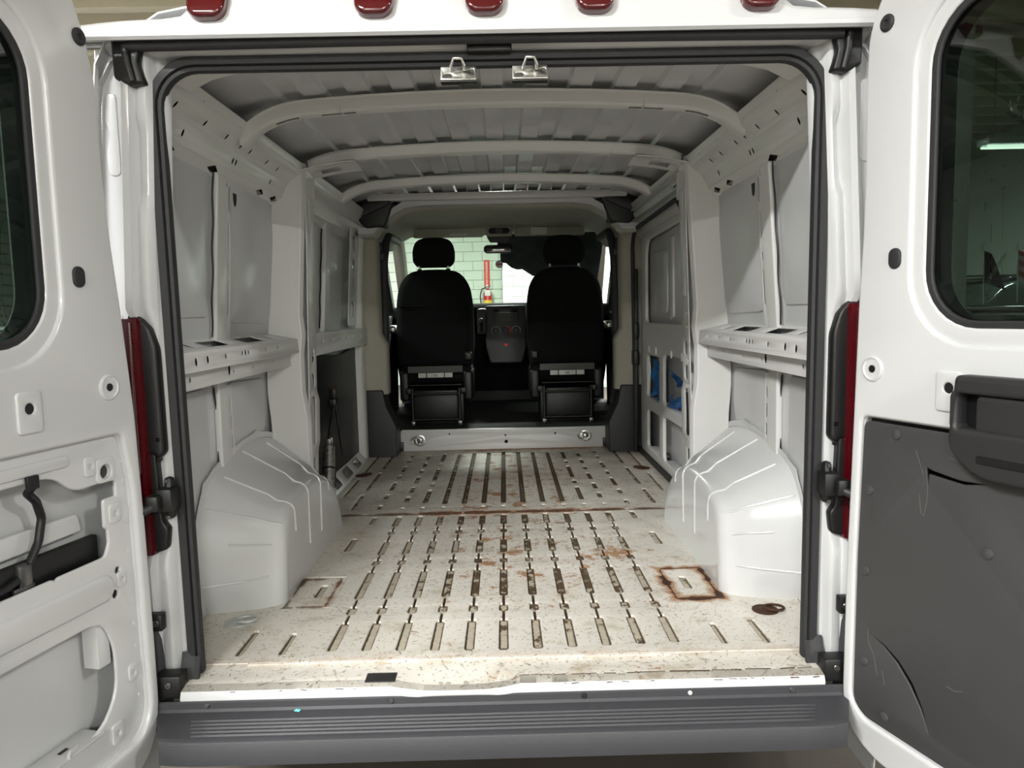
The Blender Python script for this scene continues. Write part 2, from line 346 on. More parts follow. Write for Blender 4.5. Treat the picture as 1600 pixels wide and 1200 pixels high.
# ceiling lamps, with one added fill over the bonnet
names = ['above and behind the left rear door', 'above and right of the right rear door', 'far behind the viewpoint on the left', 'far behind the viewpoint on the right',
         'beside the cab on the left', 'over the dark cars right of the van', 'in front of the pale green wall', 'in front of the white front wall', 'over the van bonnet, unseen and added to brighten the cab']
for (x, y, z, e), nm in zip(LAMPS, names):
    t = thing('ceiling_light', (x, y, z), 'white fluorescent batten hanging '+nm, 'ceiling light', 'fluorescent battens on the garage ceiling')
    obj('housing', box_me(x-0.62, x+0.62, y-0.11, y+0.11, z, z+0.07, 0.008), 'paint', t)
    for s in (-1, 1):
        obj('tube', tube_me([(x-0.6, y+s*0.055, z-0.02), (x+0.6, y+s*0.055, z-0.02)], 0.014), 'tube', t)
        tube('hanger', [(x+s*0.5, y, z+0.06), (x+s*0.5, y, CEIL)], 0.006, 'steel', t)
    ld = bpy.data.lights.new('lamp_light', 'AREA'); ld.shape = 'RECTANGLE'; ld.size = 1.22; ld.size_y = 0.24; ld.energy = e; ld.color = (1.0, 0.995, 0.975)
    lo = bpy.data.objects.new('lamp_light', ld); COL.objects.link(lo); lo.parent = t; lo.location = (0, 0, -0.045)
# extinguisher and its sign
ex = thing('fire_extinguisher', (-0.30, 13.88, 1.02), 'red fire extinguisher with yellow label hung on the pale green wall', 'fire extinguisher')
obj('cylinder', lathe_me([(0.05, 0.0), (0.085, 0.02), (0.09, 0.05), (0.09, 0.36), (0.07, 0.42), (0.035, 0.45), (0.03, 0.47)], 20, Matrix.Translation((-0.30, 13.88, 0.98))), 'extred', ex)
obj('label_band', lathe_me([(0.0915, 0.1), (0.092, 0.11), (0.092, 0.22), (0.0915, 0.23)], 20, Matrix.Translation((-0.30, 13.88, 0.98))), 'yellow', ex)
obj('tag', box_me(-0.36, -0.24, 13.78, 13.785, 1.30, 1.42, 0.001), 'white_tag', ex)
obj('valve', join([box_me(-0.325, -0.275, 13.86, 13.90, 1.44, 1.49, 0.004), box_me(-0.37, -0.24, 13.87, 13.89, 1.49, 1.51, 0.004)]), 'steel', ex)
tube('hose', [(-0.33, 13.86, 1.47), (-0.42, 13.85, 1.45), (-0.46, 13.85, 1.3), (-0.44, 13.85, 1.1), (-0.40, 13.85, 1.02)], 0.012, 'blackp', ex, smooth=True)
obj('bracket', box_me(-0.34, -0.26, 13.93, 14.0, 1.1, 1.35, 0.004), 'steel', ex)
sg = thing('safety_sign', (-0.31, 13.99, 1.5), 'tall red fire extinguisher sign on the pale green wall', 'sign')
SGM = frame((-0.31, 13.985, 1.77), (1, 0, 0), (0, 0, 1), (0, -1, 0))
obj('plate', panel_me(rrect(-0.06, 0.06, -0.29, 0.29, 0.01), [], 0.006, SGM, 0.001), 'signred', sg)
obj('lettering', text_me('FIRE EXTINGUISHER', 0.052, SGM @ Matrix.Translation((0, 0.02, 0.001)) @ Matrix.Rotation(math.radians(90), 4, 'Z'), 0.0005), 'signwhite', sg)
obj('arrow', panel_me([(0, -0.275), (0.03, -0.235), (0.012, -0.235), (0.012, -0.225), (-0.012, -0.225), (-0.012, -0.235), (-0.03, -0.235)], [], 0.002, SGM @ Matrix.Translation((0, 0, 0.0015)), 0.0004), 'signwhite', sg)
# other vehicles seen through the tinted door windows
def car(name, loc, rz, prof_body, prof_cab, width, paint, label, rails=False):
    t = thing(name, (0, 0, 0), label, 'car'); T = Matrix.Translation(loc) @ Matrix.Rotation(rz, 4, 'Z')
    YM = frame((0, 0, 0), (1, 0, 0), (0, 0, 1), (0, -1, 0))
    def side(w, pts, th, r=0.08, holes=(), bev=0.05): return panel_me(rpoly(pts, r), holes, th, T @ Matrix.Translation((0, -th/2, 0)) @ YM, bev, 3)
    wx = (0.85, len_ := max(p[0] for p in prof_body)-0.85)
    obj('body', side(width, prof_body, width, 0.1, [], 0.07), paint, t)
    obj('cabin_glass', side(width*0.86, prof_cab, width*0.86, 0.12, [], 0.08), 'carglass', t)
    top = max(p[1] for p in prof_cab); xs = [p[0] for p in prof_cab if p[1] > top-0.12]
    obj('roof', box_me(min(xs)+0.05, max(xs)-0.05, -width*0.40, width*0.40, top-0.05, top+0.015, 0.04, 3, T), paint, t)
    for s in (-1, 1):
        xm = (min(xs)+max(xs))/2
        obj('door_pillar', box_me(xm-0.05, xm+0.05, s*width*0.43-0.012, s*width*0.43+0.006, 0.9, top-0.03, 0.008, 2, T), paint, t)
        obj('wing_mirror', box_me(min(xs)-0.35, min(xs)-0.25, s*width*0.5-0.02, s*width*0.5+s*0.16, 0.95, 1.07, 0.03, 2, T), paint, t)
        for x in wx: obj('wheel', lathe_me([(0.2, -0.1), (0.33, -0.11), (0.345, -0.08), (0.345, 0.08), (0.33, 0.11), (0.2, 0.1), (0.18, 0.06)], 24, T @ Matrix.Translation((x, s*(width/2-0.1), 0.345)) @ Matrix.Rotation(math.pi/2, 4, 'X')), 'rubber', t)
        obj('headlamp', box_me(-0.01, 0.2, s*width*0.36-0.16, s*width*0.36+0.16, 0.68, 0.80, 0.03, 2, T), 'carglass', t)
        if rails: obj('roof_rail', tube_me([(min(xs)+0.2, s*width*0.36, top), (min(xs)+0.28, s*width*0.36, top+0.07), (max(xs)-0.3, s*width*0.36, top+0.07), (max(xs)-0.2, s*width*0.36, top)], 0.014, mtx=T), 'blackp', t)
    t.location = (0, 0, 0); return t
SED_B = [(0.0, 0.35), (0.02, 0.7), (0.35, 0.83), (1.3, 0.98), (3.9, 1.0), (4.5, 0.95), (4.6, 0.5), (4.5, 0.25), (0.1, 0.25)]
SED_C = [(1.15, 0.9), (1.95, 1.40), (2.4, 1.46), (3.2, 1.42), (4.0, 1.0), (4.0, 0.9)]
SUV_B = [(0.0, 0.4), (0.0, 0.85), (0.2, 1.05), (1.3, 1.16), (4.5, 1.18), (4.75, 1.1), (4.8, 0.5), (4.7, 0.3), (0.1, 0.3)]
SUV_C = [(1.15, 1.05), (1.85, 1.74), (2.3, 1.80), (4.3, 1.76), (4.68, 1.15), (4.6, 1.05)]
sed = car('sedan', (2.85, 5.1, GZ), 0, SED_B, SED_C, 1.8, 'carblack', 'glossy black sedan seen through the right door window, in front of the black SUV')
suv = car('sports_utility_vehicle', (4.3, 7.9, GZ), 0, SUV_B, SUV_C, 1.9, 'carblack', 'tall black SUV with roof rails behind the black sedan', True)
wc = car('sedan', (-4.9, 6.9, GZ), -math.pi/2, SED_B, SED_C, 1.8, 'carwhite', 'white sedan seen through the left door window')
def flag(loc, mats, label, word=None):
    t = thing('car_flag', loc, label, 'flag', None); x, y, z = loc
    tube('pole', [(x, y, z), (x-0.02, y, z+0.62)], 0.006, 'white_tag', t)
    rows = []
    for i in range(7):
        f = i/6; rows.append([(x-0.02+0.07*math.sin(g*2.2+f*2)*g+0.28*g*f, y+0.05*math.sin(g*5), z+0.60-0.36*f-0.12*g) for g in [j/8 for j in range(9)]])
    if len(mats) == 1: grid('cloth', rows, mats[0], t, 0.002)
    else:
        for i in range(6): grid('stripe', rows[i:i+2], mats[i % 2], t, 0.002)
    if word: obj('lettering', text_me(word, 0.055, frame((x+0.09, y-0.045, z+0.36), (-0.55, 0, -0.83), (-0.83, 0, 0.55), (0, -1, 0)), 0.002), 'white_tag', t)
flag((4.90, 5.6, 0.92), ['blackp'], 'small black pennant with white lettering on a pole above the black sedan', 'MOTORS.NET')
flag((5.35, 5.75, 0.93), ['extred', 'signwhite'], 'small red and white striped flag above the black sedan')
# ------------------------------------------------------------------ the van: floor, walls, roof
VAN = thing('cargo_van', (0, 0, GZ), 'empty white cargo van with both rear doors open, seen into the bare load bay', 'van')
FM = frame((0, 0, 0), (1, 0, 0), (0, 1, 0), (0, 0, 1))
def chain(xc, segs):
    """outline of a pressed groove: segs = (y0, y1, half width), ordered along y"""
    L = []
    for a, b, hw in segs:
        c = min(0.009, (b-a)*0.3)
        L += [(a, hw*0.62 if hw > 0.008 else hw), (a+c, hw), (b-c, hw), (b, hw*0.62 if hw > 0.008 else hw)]
    return [(xc+h, y) for y, h in L] + [(xc-h, y) for y, h in reversed(L)]
LONG, HEX, LINK = 0.0138, 0.0145, 0.0042
def rear_chain(xc, y0=0.071):
    global REAR_PAT
    pat = REAR_PAT = [(y0, 0.285, LONG), (0.285, 0.345, LINK), (0.345, 0.408, HEX), (0.408, 0.474, LINK), (0.474, 0.743, LONG), (0.743, 0.807, LINK), (0.807, 0.873, HEX),
           (0.873, 0.928, LINK), (0.928, 1.112, LONG), (1.112, 1.195, LINK), (1.195, 1.262, HEX), (1.262, 1.32, LINK), (1.32, 1.485, LONG)]
    return chain(xc, pat)
P = 0.0975
RG = [rear_chain(k*P, 0.071+0.004*abs(k)) for k in range(-5, 6)]
for s in (-1, 1):
    RG += [chain(s*0.625, [(0.075, 0.215, 0.009)]), chain(s*0.63, [(0.98, 1.15, 0.014)]), chain(s*0.628, [(0.495, 0.61, 0.013)]), chain(s*0.745, [(0.075, 0.24, 0.010)]), chain(s*0.60, [(1.36, 1.485, 0.012)])]
FG = []
for k in range(-3, 4):
    FG += [chain(k*P, [(1.67, 3.05-0.02*abs(k), 0.0125)]), chain(k*P, [(1.585, 1.622, 0.012)])]
for s in (-1, 1):
    FG += [chain(s*0.392, [(1.585, 1.622, 0.012)]), chain(s*0.49, [(1.585, 1.622, 0.011)])]
    FG += [chain(s*0.392, [(a, b, 0.0125)]) for a, b in ((1.70, 1.98), (2.05, 2.14), (2.20, 2.52), (2.60, 2.68), (2.74, 3.0))]
    FG += [chain(s*0.49, [(a, b, 0.0125)]) for a, b in ((1.73, 1.84), (1.92, 2.06), (2.14, 2.32), (2.40, 2.50), (2.58, 2.72), (2.80, 2.95))]
    FG += [chain(s*0.605, [(a, b, 0.0125)]) for a, b in ((1.60, 1.68), (1.80, 1.90), (1.98, 2.18), (2.26, 2.36), (2.44, 2.62), (2.72, 2.82), (2.90, 3.0))]
    FG += [chain(s*0.735, [(a, b, 0.011)]) for a, b in ((1.60, 1.90), (2.0, 2.45), (2.55, 2.95))]
    FG += [chain(s*0.83, [(a, b, 0.008)]) for a, b in ((1.85, 2.28), (2.46, 2.98))]
def gpiece(poly, xc, yc, hw, hl, z, p):
    o = panel('floor_groove', poly, [], 0.003, IDM, 'groove', p, 0.0005); o.location = (xc, yc, z); o.color = (hw, hl, 0, 1); return o
def floor_plate(label, outer, grooves, z, th):
    p = panel('floor_plate', outer, grooves, th, frame((0, 0, z), (1, 0, 0), (0, 1, 0), (0, 0, 1)), 'floor', VAN, 0.0028, 2)
    p['label'] = label
    for g in grooves:
        if isinstance(g, tuple): continue
        ys = [q[1] for q in g]; xs = [q[0] for q in g]; xc = (min(xs)+max(xs))/2
        if max(ys)-min(ys) > 1.38 and len(g) > 60:
            for a, b, hw in REAR_PAT:
                if hw > 0.008: gpiece(rrect(-hw-0.002, hw+0.002, a-0.002-(a+b)/2, b+0.002-(a+b)/2, 0.008, 3), xc, (a+b)/2, hw, (b-a)/2, z-th+0.001, p)
                else: panel('groove_link', rrect(xc-hw-0.003, xc+hw+0.003, a-0.014, b+0.014, 0.003, 2), [], 0.003, frame((0, 0, z-th+0.0005), (1, 0, 0), (0, 1, 0), (0, 0, 1)), 'dirt', p, 0.0005)
            continue
        gg = [(xc+(q[0]-xc)*1.0+(0.004 if q[0] > xc else -0.004), q[1]+(0.004 if q[1] > (min(ys)+max(ys))/2 else -0.004)) for q in g]
        yc = (min(ys)+max(ys))/2; gpiece([(a-xc, b-yc) for a, b in gg], xc, yc, (max(xs)-min(xs))/2, (max(ys)-min(ys))/2, z-th+0.001, p)
    return p
floor_plate('rear floor sheet, scuffed white with chains of pressed grooves and rust spots', [(-0.93, 0.03), (0.93, 0.03), (0.95, 0.4), (0.95, 1.53), (-0.95, 1.53), (-0.95, 0.4)], RG, 0.0, 0.009)
floor_plate('front floor sheet with long dirt-filled grooves', rpoly([(-0.80, 1.505), (0.78, 1.505), (0.86, 1.72), (0.93, 2.1), (0.93, 3.13), (-0.93, 3.13), (-0.93, 2.1), (-0.86, 1.72)], 0.02), FG, 0.0055, 0.009)
obj('under_floor', box_me(-0.97, 0.97, 0.0, 3.2, -0.08, -0.012, 0), 'inner', VAN)
tube('seam_caulk', [(-0.79+1.56*i/60, 1.503+0.0025*math.sin(i*1.7)+0.002*math.sin(i*0.63), 0.0015) for i in range(61)], 0.0022, 'rustring', VAN, res=1)
# mounting patches next to the wheel arches: folded triangular pressing and outline lip
for s in (-1, 1):
    q = [(s*0.565, 0.405), (s*0.565, 0.685), (s*0.712, 0.69), (s*0.705, 0.41)]
    if s < 0: q = q[::-1]
    pts = rpoly(q, 0.012); tube('patch_edge', [(a, b, 0.0005) for a, b in pts], 0.0016, 'rustring' if s > 0 else 'floor', VAN, cyclic=True, res=1)
# tie-down rings: dished base and a folded ring
def tie_ring(o, n, ringdir, mat, lab):
    d = obj('tie_down_ring', lathe_me([(0.040, 0.0), (0.040, 0.003), (0.034, 0.005), (0.020, 0.003), (0.012, 0.008)], 22, toward(o, n)), mat, VAN); d['label'] = lab
    n = Vector(n).normalized(); u = Vector(ringdir).normalized(); v = n.cross(u); o = Vector(o)
    pts = [o+n*0.009+u*0.026+(u*math.cos(a)*0.030+v*math.sin(a)*0.023) for a in [2*math.pi*i/20 for i in range(20)]]
    obj('ring', tube_me(pts, 0.0042, True, 2), mat, d)
tie_ring((-0.825, 0.303, 0.0), (0, 0, 1), (1, 0.2, 0), 'galv', 'white painted tie-down ring at the left rear of the floor')
tie_ring((0.815, 0.297, 0.0), (0, 0, 1), (1, -0.1, 0), 'rustring', 'rusty tie-down ring at the right rear of the floor')
tie_ring((-0.829, 2.363, 0.006), (0, 0, 1), (1, 0, 0), 'rustring', 'rusty tie-down ring at the left front of the floor')
tie_ring((0.827, 2.389, 0.006), (0, 0, 1), (-1, 0, 0), 'rustring', 'rusty tie-down ring at the right front of the floor')
# raised bulkhead ledge in front of the seats
ledge = panel('bulkhead_ledge', rpoly([(-0.735, 0.0), (0.735, 0.0), (0.72, 0.145), (-0.70, 0.150)], 0.01), [circ(0.02, 0.055, 0.012), circ(0.015, 0.10, 0.006), circ(-0.37, 0.115, 0.006), circ(0.36, 0.105, 0.006)], 0.03, frame((0, 3.13, 0.0), (1, 0, 0), (0, 0, 1), (0, -1, 0)), 'inner', VAN, 0.004)
tie_ring((-0.575, 3.128, 0.075), (0, -1, 0), (-1, 0, 0.1), 'zinc', 'wire tie-down ring on the left of the ledge')
tie_ring((0.57, 3.128, 0.085), (0, -1, 0), (-1, 0, 0.1), 'zinc', 'wire tie-down ring on the right of the ledge')
for s in (-1, 1): obj('ledge_bracket', box_me(s*0.715-0.03, s*0.715+0.03, 3.10, 3.13, 0.01, 0.07, 0.006), 'blackp', VAN)
# sill between floor and bumper
rows = []
for i in range(41):
    x = -0.83+1.66*i/40
    dip = max(0.0, 1-abs((x+0.12)/0.155)**4) if abs(x+0.12) < 0.155 else 0.0
    rows.append([(x, 0.055, -0.004), (x, 0.03, -0.003), (x, 0.018, -0.007), (x, -0.025, -0.007-0.002*dip), (x, -0.045, -0.006-0.010*dip), (x, -0.070-0.01*dip, -0.0055-0.0145*dip), (x, -0.098-0.008*dip, -0.012-0.010*dip), (x, -0.104-0.009*dip, -0.024-0.005*dip), (x, -0.105-0.007*dip, -0.045+0.012*dip)])
sill = grid('door_sill', [r[:7] for r in rows], 'floor', VAN, 0.004); grid('sill_lip', [r[5:] for r in rows], 'paint', sill, 0.005); sill['label'] = 'worn white sill with a pressed lock pocket'
for dx in (-0.045, -0.025, 0.02): screw('pocket_hole', (-0.12+dx, -0.075, -0.0185), (0, 0, 1), 0.006, 'groove', sill, 0.001)
obj('slot_plate', box_me(-0.362, -0.283, -0.083, -0.036, -0.008, -0.0045, 0.002), 'blackp2', sill)
tube('sill_scrape', [(-0.7, 0.024, -0.003), (-0.2, 0.026, -0.002), (0.46, 0.024, -0.003)], 0.003, 'floor', sill, res=1)
# side structure ----------------------------------------------------
def side(s):
    L = 'left' if s < 0 else 'right'
    def FR(x, tilt=0.0): return frame((s*x, 0, 0), (0, 1, 0), (-s*tilt, 0, 1), (-s, 0, 0))
    TILT = 0.065
    def FT(x, z0): # tilted plane that passes x at height z0
        return frame((s*(x+TILT*z0), 0, 0), (0, 1, 0), (-s*TILT, 0, 1), (-s, 0, 0))
    UP = FT(0.955, 0.87)
    # rear bay skins with pressed fields
    panel('side_skin', [(-0.02, 0.80), (1.30, 0.80), (1.30, 1.52), (-0.02, 1.52)], [], 0.006, UP, 'skin', VAN)
    panel('pressed_field', rrect(0.03, 0.52, 0.945, 1.425, 0.03), [], 0.012, UP @ Matrix.Translation((0, 0, 0.007)), 'skin', VAN, 0.005, 3)
    panel('pressed_field', rpoly([(0.68, 0.925), (1.16, 0.915), (1.19, 1.30), (1.12, 1.43), (0.68, 1.43)], 0.07), [], 0.012, UP @ Matrix.Translation((0, 0, 0.007)), 'skin', VAN, 0.005, 3)
    LO = FR(0.965)
    panel('side_skin', [(0.0, -0.02), (1.30, -0.02), (1.30, 0.86), (0.0, 0.86)], [], 0.006, LO, 'skin', VAN)
    panel('pressed_field', rrect(0.03, 0.50, 0.30, 0.715, 0.03), [], 0.012, LO @ Matrix.Translation((0, 0, 0.007)), 'skin', VAN, 0.005, 3)
    panel('pressed_field', rpoly([(0.70, 0.42), (1.02, 0.42), (1.10, 0.55), (1.08, 0.70), (0.70, 0.715)], 0.04), [], 0.012, LO @ Matrix.Translation((0, 0, 0.007)), 'skin', VAN, 0.005, 3)
    # belt rail
    def belt(y0, y1, holes, fholes, lholes, x_in=0.862):
        TOP = frame((s*0.957, 0, 0.876), (-s*0.955, 0, -0.297), (0, 1, 0), (-s*0.297, 0, 0.955))
        panel('belt_shelf', [(0.0, y0), (0.0, y1), (0.0965, y1), (0.0965, y0)], [rrect(0.957-b, 0.957-a, c, d, 0.004) for a, b, c, d in holes], 0.002, TOP, 'inner', VAN, 0.0003)
        panel('belt_rail', rpoly([(y0, 0.790), (y1, 0.790), (y1, 0.848), (y0, 0.848)], 0.004), [circ(y, z-0.014, r*1.1, 8, r*1.6) for y, z, r in fholes], 0.0015, frame((s*(x_in-0.042), 0, 0), (0, 1, 0), (s*0.05, 0, 1), (-s, 0, 0)), 'inner', VAN, 0.0003)
        panel('belt_flange', [(y0, 0.735), (y1, 0.735), (y1, 0.795), (y0, 0.795)], [circ(y, z, r*1.1, 8, r*1.8) for y, z, r in lholes], 0.0015, FR(x_in+0.028), 'inner', VAN, 0.0003)
        obj('belt_shade_backing', box_me(min(s*(x_in+0.034), s*0.95), max(s*(x_in+0.034), s*0.95), y0+0.01, y1-0.01, 0.748, 0.838, 0), 'cavity', VAN)  # dark box behind the rail holes, standing in for the shade inside
        tube('belt_bead', [(s*(x_in+0.006), y0, 0.792), (s*(x_in+0.006), y1, 0.792)], 0.004, 'inner', VAN, res=2)
    belt(0.02, 1.295, [(0.885, 0.935, 0.37, 0.545), (0.885, 0.935, 0.70, 0.895), (0.89, 0.93, 0.26, 0.285), (0.89, 0.93, 1.0, 1.03)],
         [(0.20, 0.832, 0.008), (0.285, 0.834, 0.008), (0.43, 0.836, 0.006), (0.58, 0.838, 0.006), (0.61, 0.838, 0.007), (0.64, 0.838, 0.006), (0.83, 0.838, 0.005), (0.98, 0.84, 0.005), (1.13, 0.84, 0.004)],
         [(0.22, 0.765, 0.005), (0.53, 0.77, 0.010), (0.57, 0.765, 0.004), (0.77, 0.765, 0.004), (1.0, 0.77, 0.003)])
    # posts between the fields
    def post(y0, y1, z0, z1, fr, nm='side_post', dep=0.022, slots=()):
        panel(nm, rpoly([(y0, z0), (y1, z0), (y1-0.01, z1), (y0+0.006, z1)], 0.006), [], dep, fr @ Matrix.Translation((0, 0, dep)), 'inner', VAN, 0.007, 3)
        panel(nm+'_flange', [(y1-0.01, z0), (y1+0.045, z0), (y1+0.040, z1-0.03), (y1-0.01, z1-0.03)], [rrect(y1+0.014, y1+0.028, a, b, 0.005, 3) for a, b in slots], 0.002, fr @ Matrix.Translation((0, 0, 0.018)), 'inner', VAN, 0.0003)
        panel('post_shade_strip', [(y1-0.005, z0+0.01), (y1+0.035, z0+0.01), (y1+0.030, z1-0.04), (y1-0.005, z1-0.04)], [], 0.002, fr @ Matrix.Translation((0, 0, 0.011)), 'cavity', VAN, 0.0003)  # dark strip put behind the slots so they read as shaded
    post(0.545, 0.640, 0.866, 1.415, UP, slots=[(0.95, 1.07), (1.10, 1.13), (1.18, 1.27), (1.30, 1.40)])
    post(0.565, 0.655, 0.36, 0.74, LO, slots=[(0.41, 0.46), (0.48, 0.53), (0.55, 0.60), (0.62, 0.66)])
    # sealer squiggle along the posts
    tube('sealer_line', [(s*(0.943-(z-0.87)*TILT), 0.535+0.004*math.sin(z*37+s), z) for z in [0.88+i*0.028 for i in range(20)]], 0.003, 'blackp', VAN, res=1)
    tube('sealer_line', [(s*0.958, 0.555+0.02*max(0, math.sin((z-0.4)*9)), z) for z in [0.37+i*0.02 for i in range(18)]], 0.003, 'blackp', VAN, res=1)
    # cant rail: four folded strips along the whole bay
    pts = [(0.918, 1.400), (0.886, 1.438), (0.862, 1.496), (0.822, 1.536), (0.803, 1.576)]
    yA, yB = 0.015, 2.95
    hol = {0: [rpoly([(y-0.045, 0.024), (y, 0.040), (y+0.045, 0.024), (y, 0.009)], 0.004, 2) for y in (0.20, 0.52, 0.98, 1.15)],
           1: [circ(y, 0.03, 0.008, 8, 0.012) for y in (0.24, 0.63, 0.66, 1.03)], 2: [circ(y, 0.025, 0.007, 8, 0.012) for y in (0.13, 0.33, 0.5, 0.63, 0.72, 0.9, 1.03)], 3: [circ(y, 0.02, 0.003, 8) for y in (0.25, 0.55, 0.85, 1.1)]}
    for i in range(4):
        (xa, za), (xb, zb) = pts[i], pts[i+1]; d = Vector((s*(xb-xa), 0, zb-za)); ln = d.length; d.normalize(); n = d.cross(Vector((0, 1, 0)))
        if n.x*s > 0: n = -n
        panel('cant_rail', [(yA, -0.001), (yB, -0.001), (yB, ln+0.001), (yA, ln+0.001)], hol[i], 0.0018, frame((s*xa, 0, za), (0, 1, 0), d, n), 'inner', VAN, 0.0003)
    obj('rail_shade_backing', grid_me([[(s*(xa+0.014), y, za+0.008) for xa, za in pts] for y in (yA+0.01, yB-0.01)], 0.003), 'cavity', VAN)  # dark sheet added behind the rail, its colour is the shade in the holes
    tube('rail_bead', [(s*0.889, yA, 1.437), (s*0.889, 1.28, 1.437)], 0.004, 'inner', VAN, res=2)
    obj('pocket', lathe_me([(0.028, 0), (0.028, 0.012), (0.02, 0.018)], 16, Matrix.Translation((s*0.915, 0.745, 1.405)) @ Matrix.Diagonal((0.5, 0.75, 2.6, 1)) @ Matrix.Rotation(s*math.pi/2, 4, 'Y')), 'blackp', VAN)
    # C pillar: bent sheet and a pierced inner strip
    sec = [(0.962, 1.17), (0.93, 1.21), (0.885, 1.255), (0.868, 1.268), (0.856, 1.285), (0.853, 1.305)]
    zs = [0.0, 0.15, 0.30, 0.42, 0.50, 0.56, 0.62, 0.70, 0.78, 0.86, 0.95, 1.1, 1.25, 1.4, 1.52, 1.585]
    def xo(z): # swelling of the pillar edge: wide foot, waist at belt, lean-in above
        b = 0.0
        if z < 0.5: b = 0.018
        elif z < 0.62: b = 0.018-0.018*(z-0.5)/0.12
        if 0.78 < z < 0.95: b += 0.012*math.sin((z-0.78)/0.17*math.pi)
        return b + max(0, z-0.9)*0.07
    rows = [[(s*(x-xo(z)*(1.0 if i > 1 else 0.5)), y-(0.035*(1 if 0.2 < z < 0.72 else 0.2) if i < 2 else 0), z) for i, (x, y) in enumerate(sec)] for z in zs]
    pil = grid('side_pillar', rows, 'inner', VAN, 0.004, angle=60); pil['label'] = L+' pillar with pierced lightening holes at the middle of the load bay'
    tube('pillar_bead', [(s*(0.864-xo(z)), 1.279, z) for z in zs], 0.010, 'inner', pil, smooth=True)
    tube('pillar_bead', [(s*(0.920-xo(z)*0.5), 1.205+0.03*math.sin((z-0.3)*9)*(1 if z < 0.72 else 0), z) for z in [0.30+0.03*i for i in range(14)]], 0.006, 'inner', pil, smooth=True)
    for z in (0.33, 0.47, 0.58, 0.66, 0.95, 1.08, 1.22): screw('pillar_hole', (s*(0.873-xo(z)), 1.262, z), (-s*0.5, -0.86, 0), 0.005, 'cavity', pil, 0.001)
    cap = [rrect(1.345, 1.40, a, b, 0.024) for a, b in ((0.735, 0.80), (0.625, 0.69))] + [rrect(1.355, 1.41, 0.37, 0.585, 0.02), rrect(1.36, 1.40, 0.20, 0.31, 0.01), rrect(1.33, 1.345, 1.0, 1.07, 0.005), rrect(1.33, 1.345, 1.36, 1.45, 0.005)]
    cap += [circ(1.335, z, 0.005, 8) for z in (0.86, 0.92, 0.71, 0.60, 0.33, 1.15)]
    outl = rpoly([(1.303, 0.0), (1.45, 0.0), (1.45, 0.33), (1.485, 0.37), (1.485, 0.56), (1.44, 0.61), (1.44, 0.84), (1.425, 1.0), (1.425, 1.46), (1.303, 1.46)], 0.012)
    panel('pillar_strip', outl, cap, 0.004, frame((s*0.853, 0, 0), (0, 1, 0), (-s*0.03, 0, 1), (-s, 0, 0)), 'inner', pil, 0.0015)
    obj('pillar_shade_core', box_me(min(s*0.895, s*0.975), max(s*0.895, s*0.975), 1.30, 1.46, 0.0, 1.56, 0.002), 'blackp2', pil)  # dark block inside the hollow pillar, painted shade behind the pierced strip
    obj('pillar_back', grid_me([[(s*0.853, 1.45, z), (s*0.97, 1.47, z)] for z in (0, 0.8, 1.5)], 0.003), 'inner', pil)
    # wheel arch
    prof = [((0.375, 0.0), (0.415, 0.0)), ((0.335, 0.10), (0.425, 0.10)), ((0.335, 0.22), (0.435, 0.19)), ((0.375, 0.33), (0.455, 0.265)), ((0.47, 0.415), (0.53, 0.312)), ((0.66, 0.458), (0.69, 0.338)),
            ((0.88, 0.475), (0.90, 0.338)), ((1.10, 0.452), (1.08, 0.300)), ((1.30, 0.37), (1.23, 0.225)), ((1.44, 0.22), (1.33, 0.115)), ((1.50, 0.0), (1.375, 0.0))]
    def lerp(a, b, t): return a+(b-a)*t
    def cat(i, t):
        n = len(prof); P_ = [prof[max(0, min(n-1, i+k))] for k in (-1, 0, 1, 2)]; r = []
        for e in (0, 1):
            for c in (0, 1):
                p0, p1, p2, p3 = (q[e][c] for q in P_)
                r.append(0.5*((2*p1)+(-p0+p2)*t+(2*p0-5*p1+4*p2-p3)*t*t+(-p0+3*p1-3*p2+p3)*t**3))
        return (r[0], r[1]), (r[2], r[3])
    def arch_row(o, i_):
        oy, oz = o; iy, iz = i_; cy = 0.90
        row = []
        for t in (0, 0.12, 0.35, 0.6, 0.78): row.append((s*lerp(0.952, 0.748, t), lerp(oy, iy, t), lerp(oz, iz, t)))
        row.append((s*0.766, iy+(cy-iy)*0.012, iz*0.992)); row.append((s*0.743, iy+(cy-iy)*0.035, iz*0.972)); row.append((s*0.727, iy+(cy-iy)*0.070, iz*0.935)); row.append((s*0.719, iy+(cy-iy)*0.115, iz*0.87))
        for t in (0.35, 0.7, 1.0): row.append((s*lerp(0.719, 0.722, t), iy+(cy-iy)*(0.115+0.04*t), iz*0.87*(1-t)))
        return row
    arows = []
    for i in range(len(prof)-1):
        for k in range(4): arows.append(arch_row(*cat(i, k/4)))
    arows.append(arch_row(*prof[-1]))
    meshes = [grid_me(arows, 0.0)]
    ar = obj('wheel_arch', join(meshes), 'paint', VAN, 50); ar['label'] = L+' white rear wheel arch with pressed ribs'
    for f, e0, e1 in ((12.5, 0.05, 0.62), (17, 0.1, 0.8), (21.5, 0.05, 0.9), (25.5, 0.1, 0.9), (29, 0.1, 0.75), (32.5, 0.3, 0.6), (8.6, 0.2, 0.5), (4.0, 0.03, 0.46)):
        i0 = int(f); r0, r1 = arows[i0], arows[min(i0+1, len(arows)-1)]; a = f-i0; n = len(r0)-1
        line = [Vector(r0[j])*(1-a)+Vector(r1[j])*a for j in range(len(r0))]
        sub = []
        for k in range(15):
            q = (e0+(e1-e0)*k/14)*n; j = min(int(q), n-1); sub.append(line[j].lerp(line[j+1], q-j))
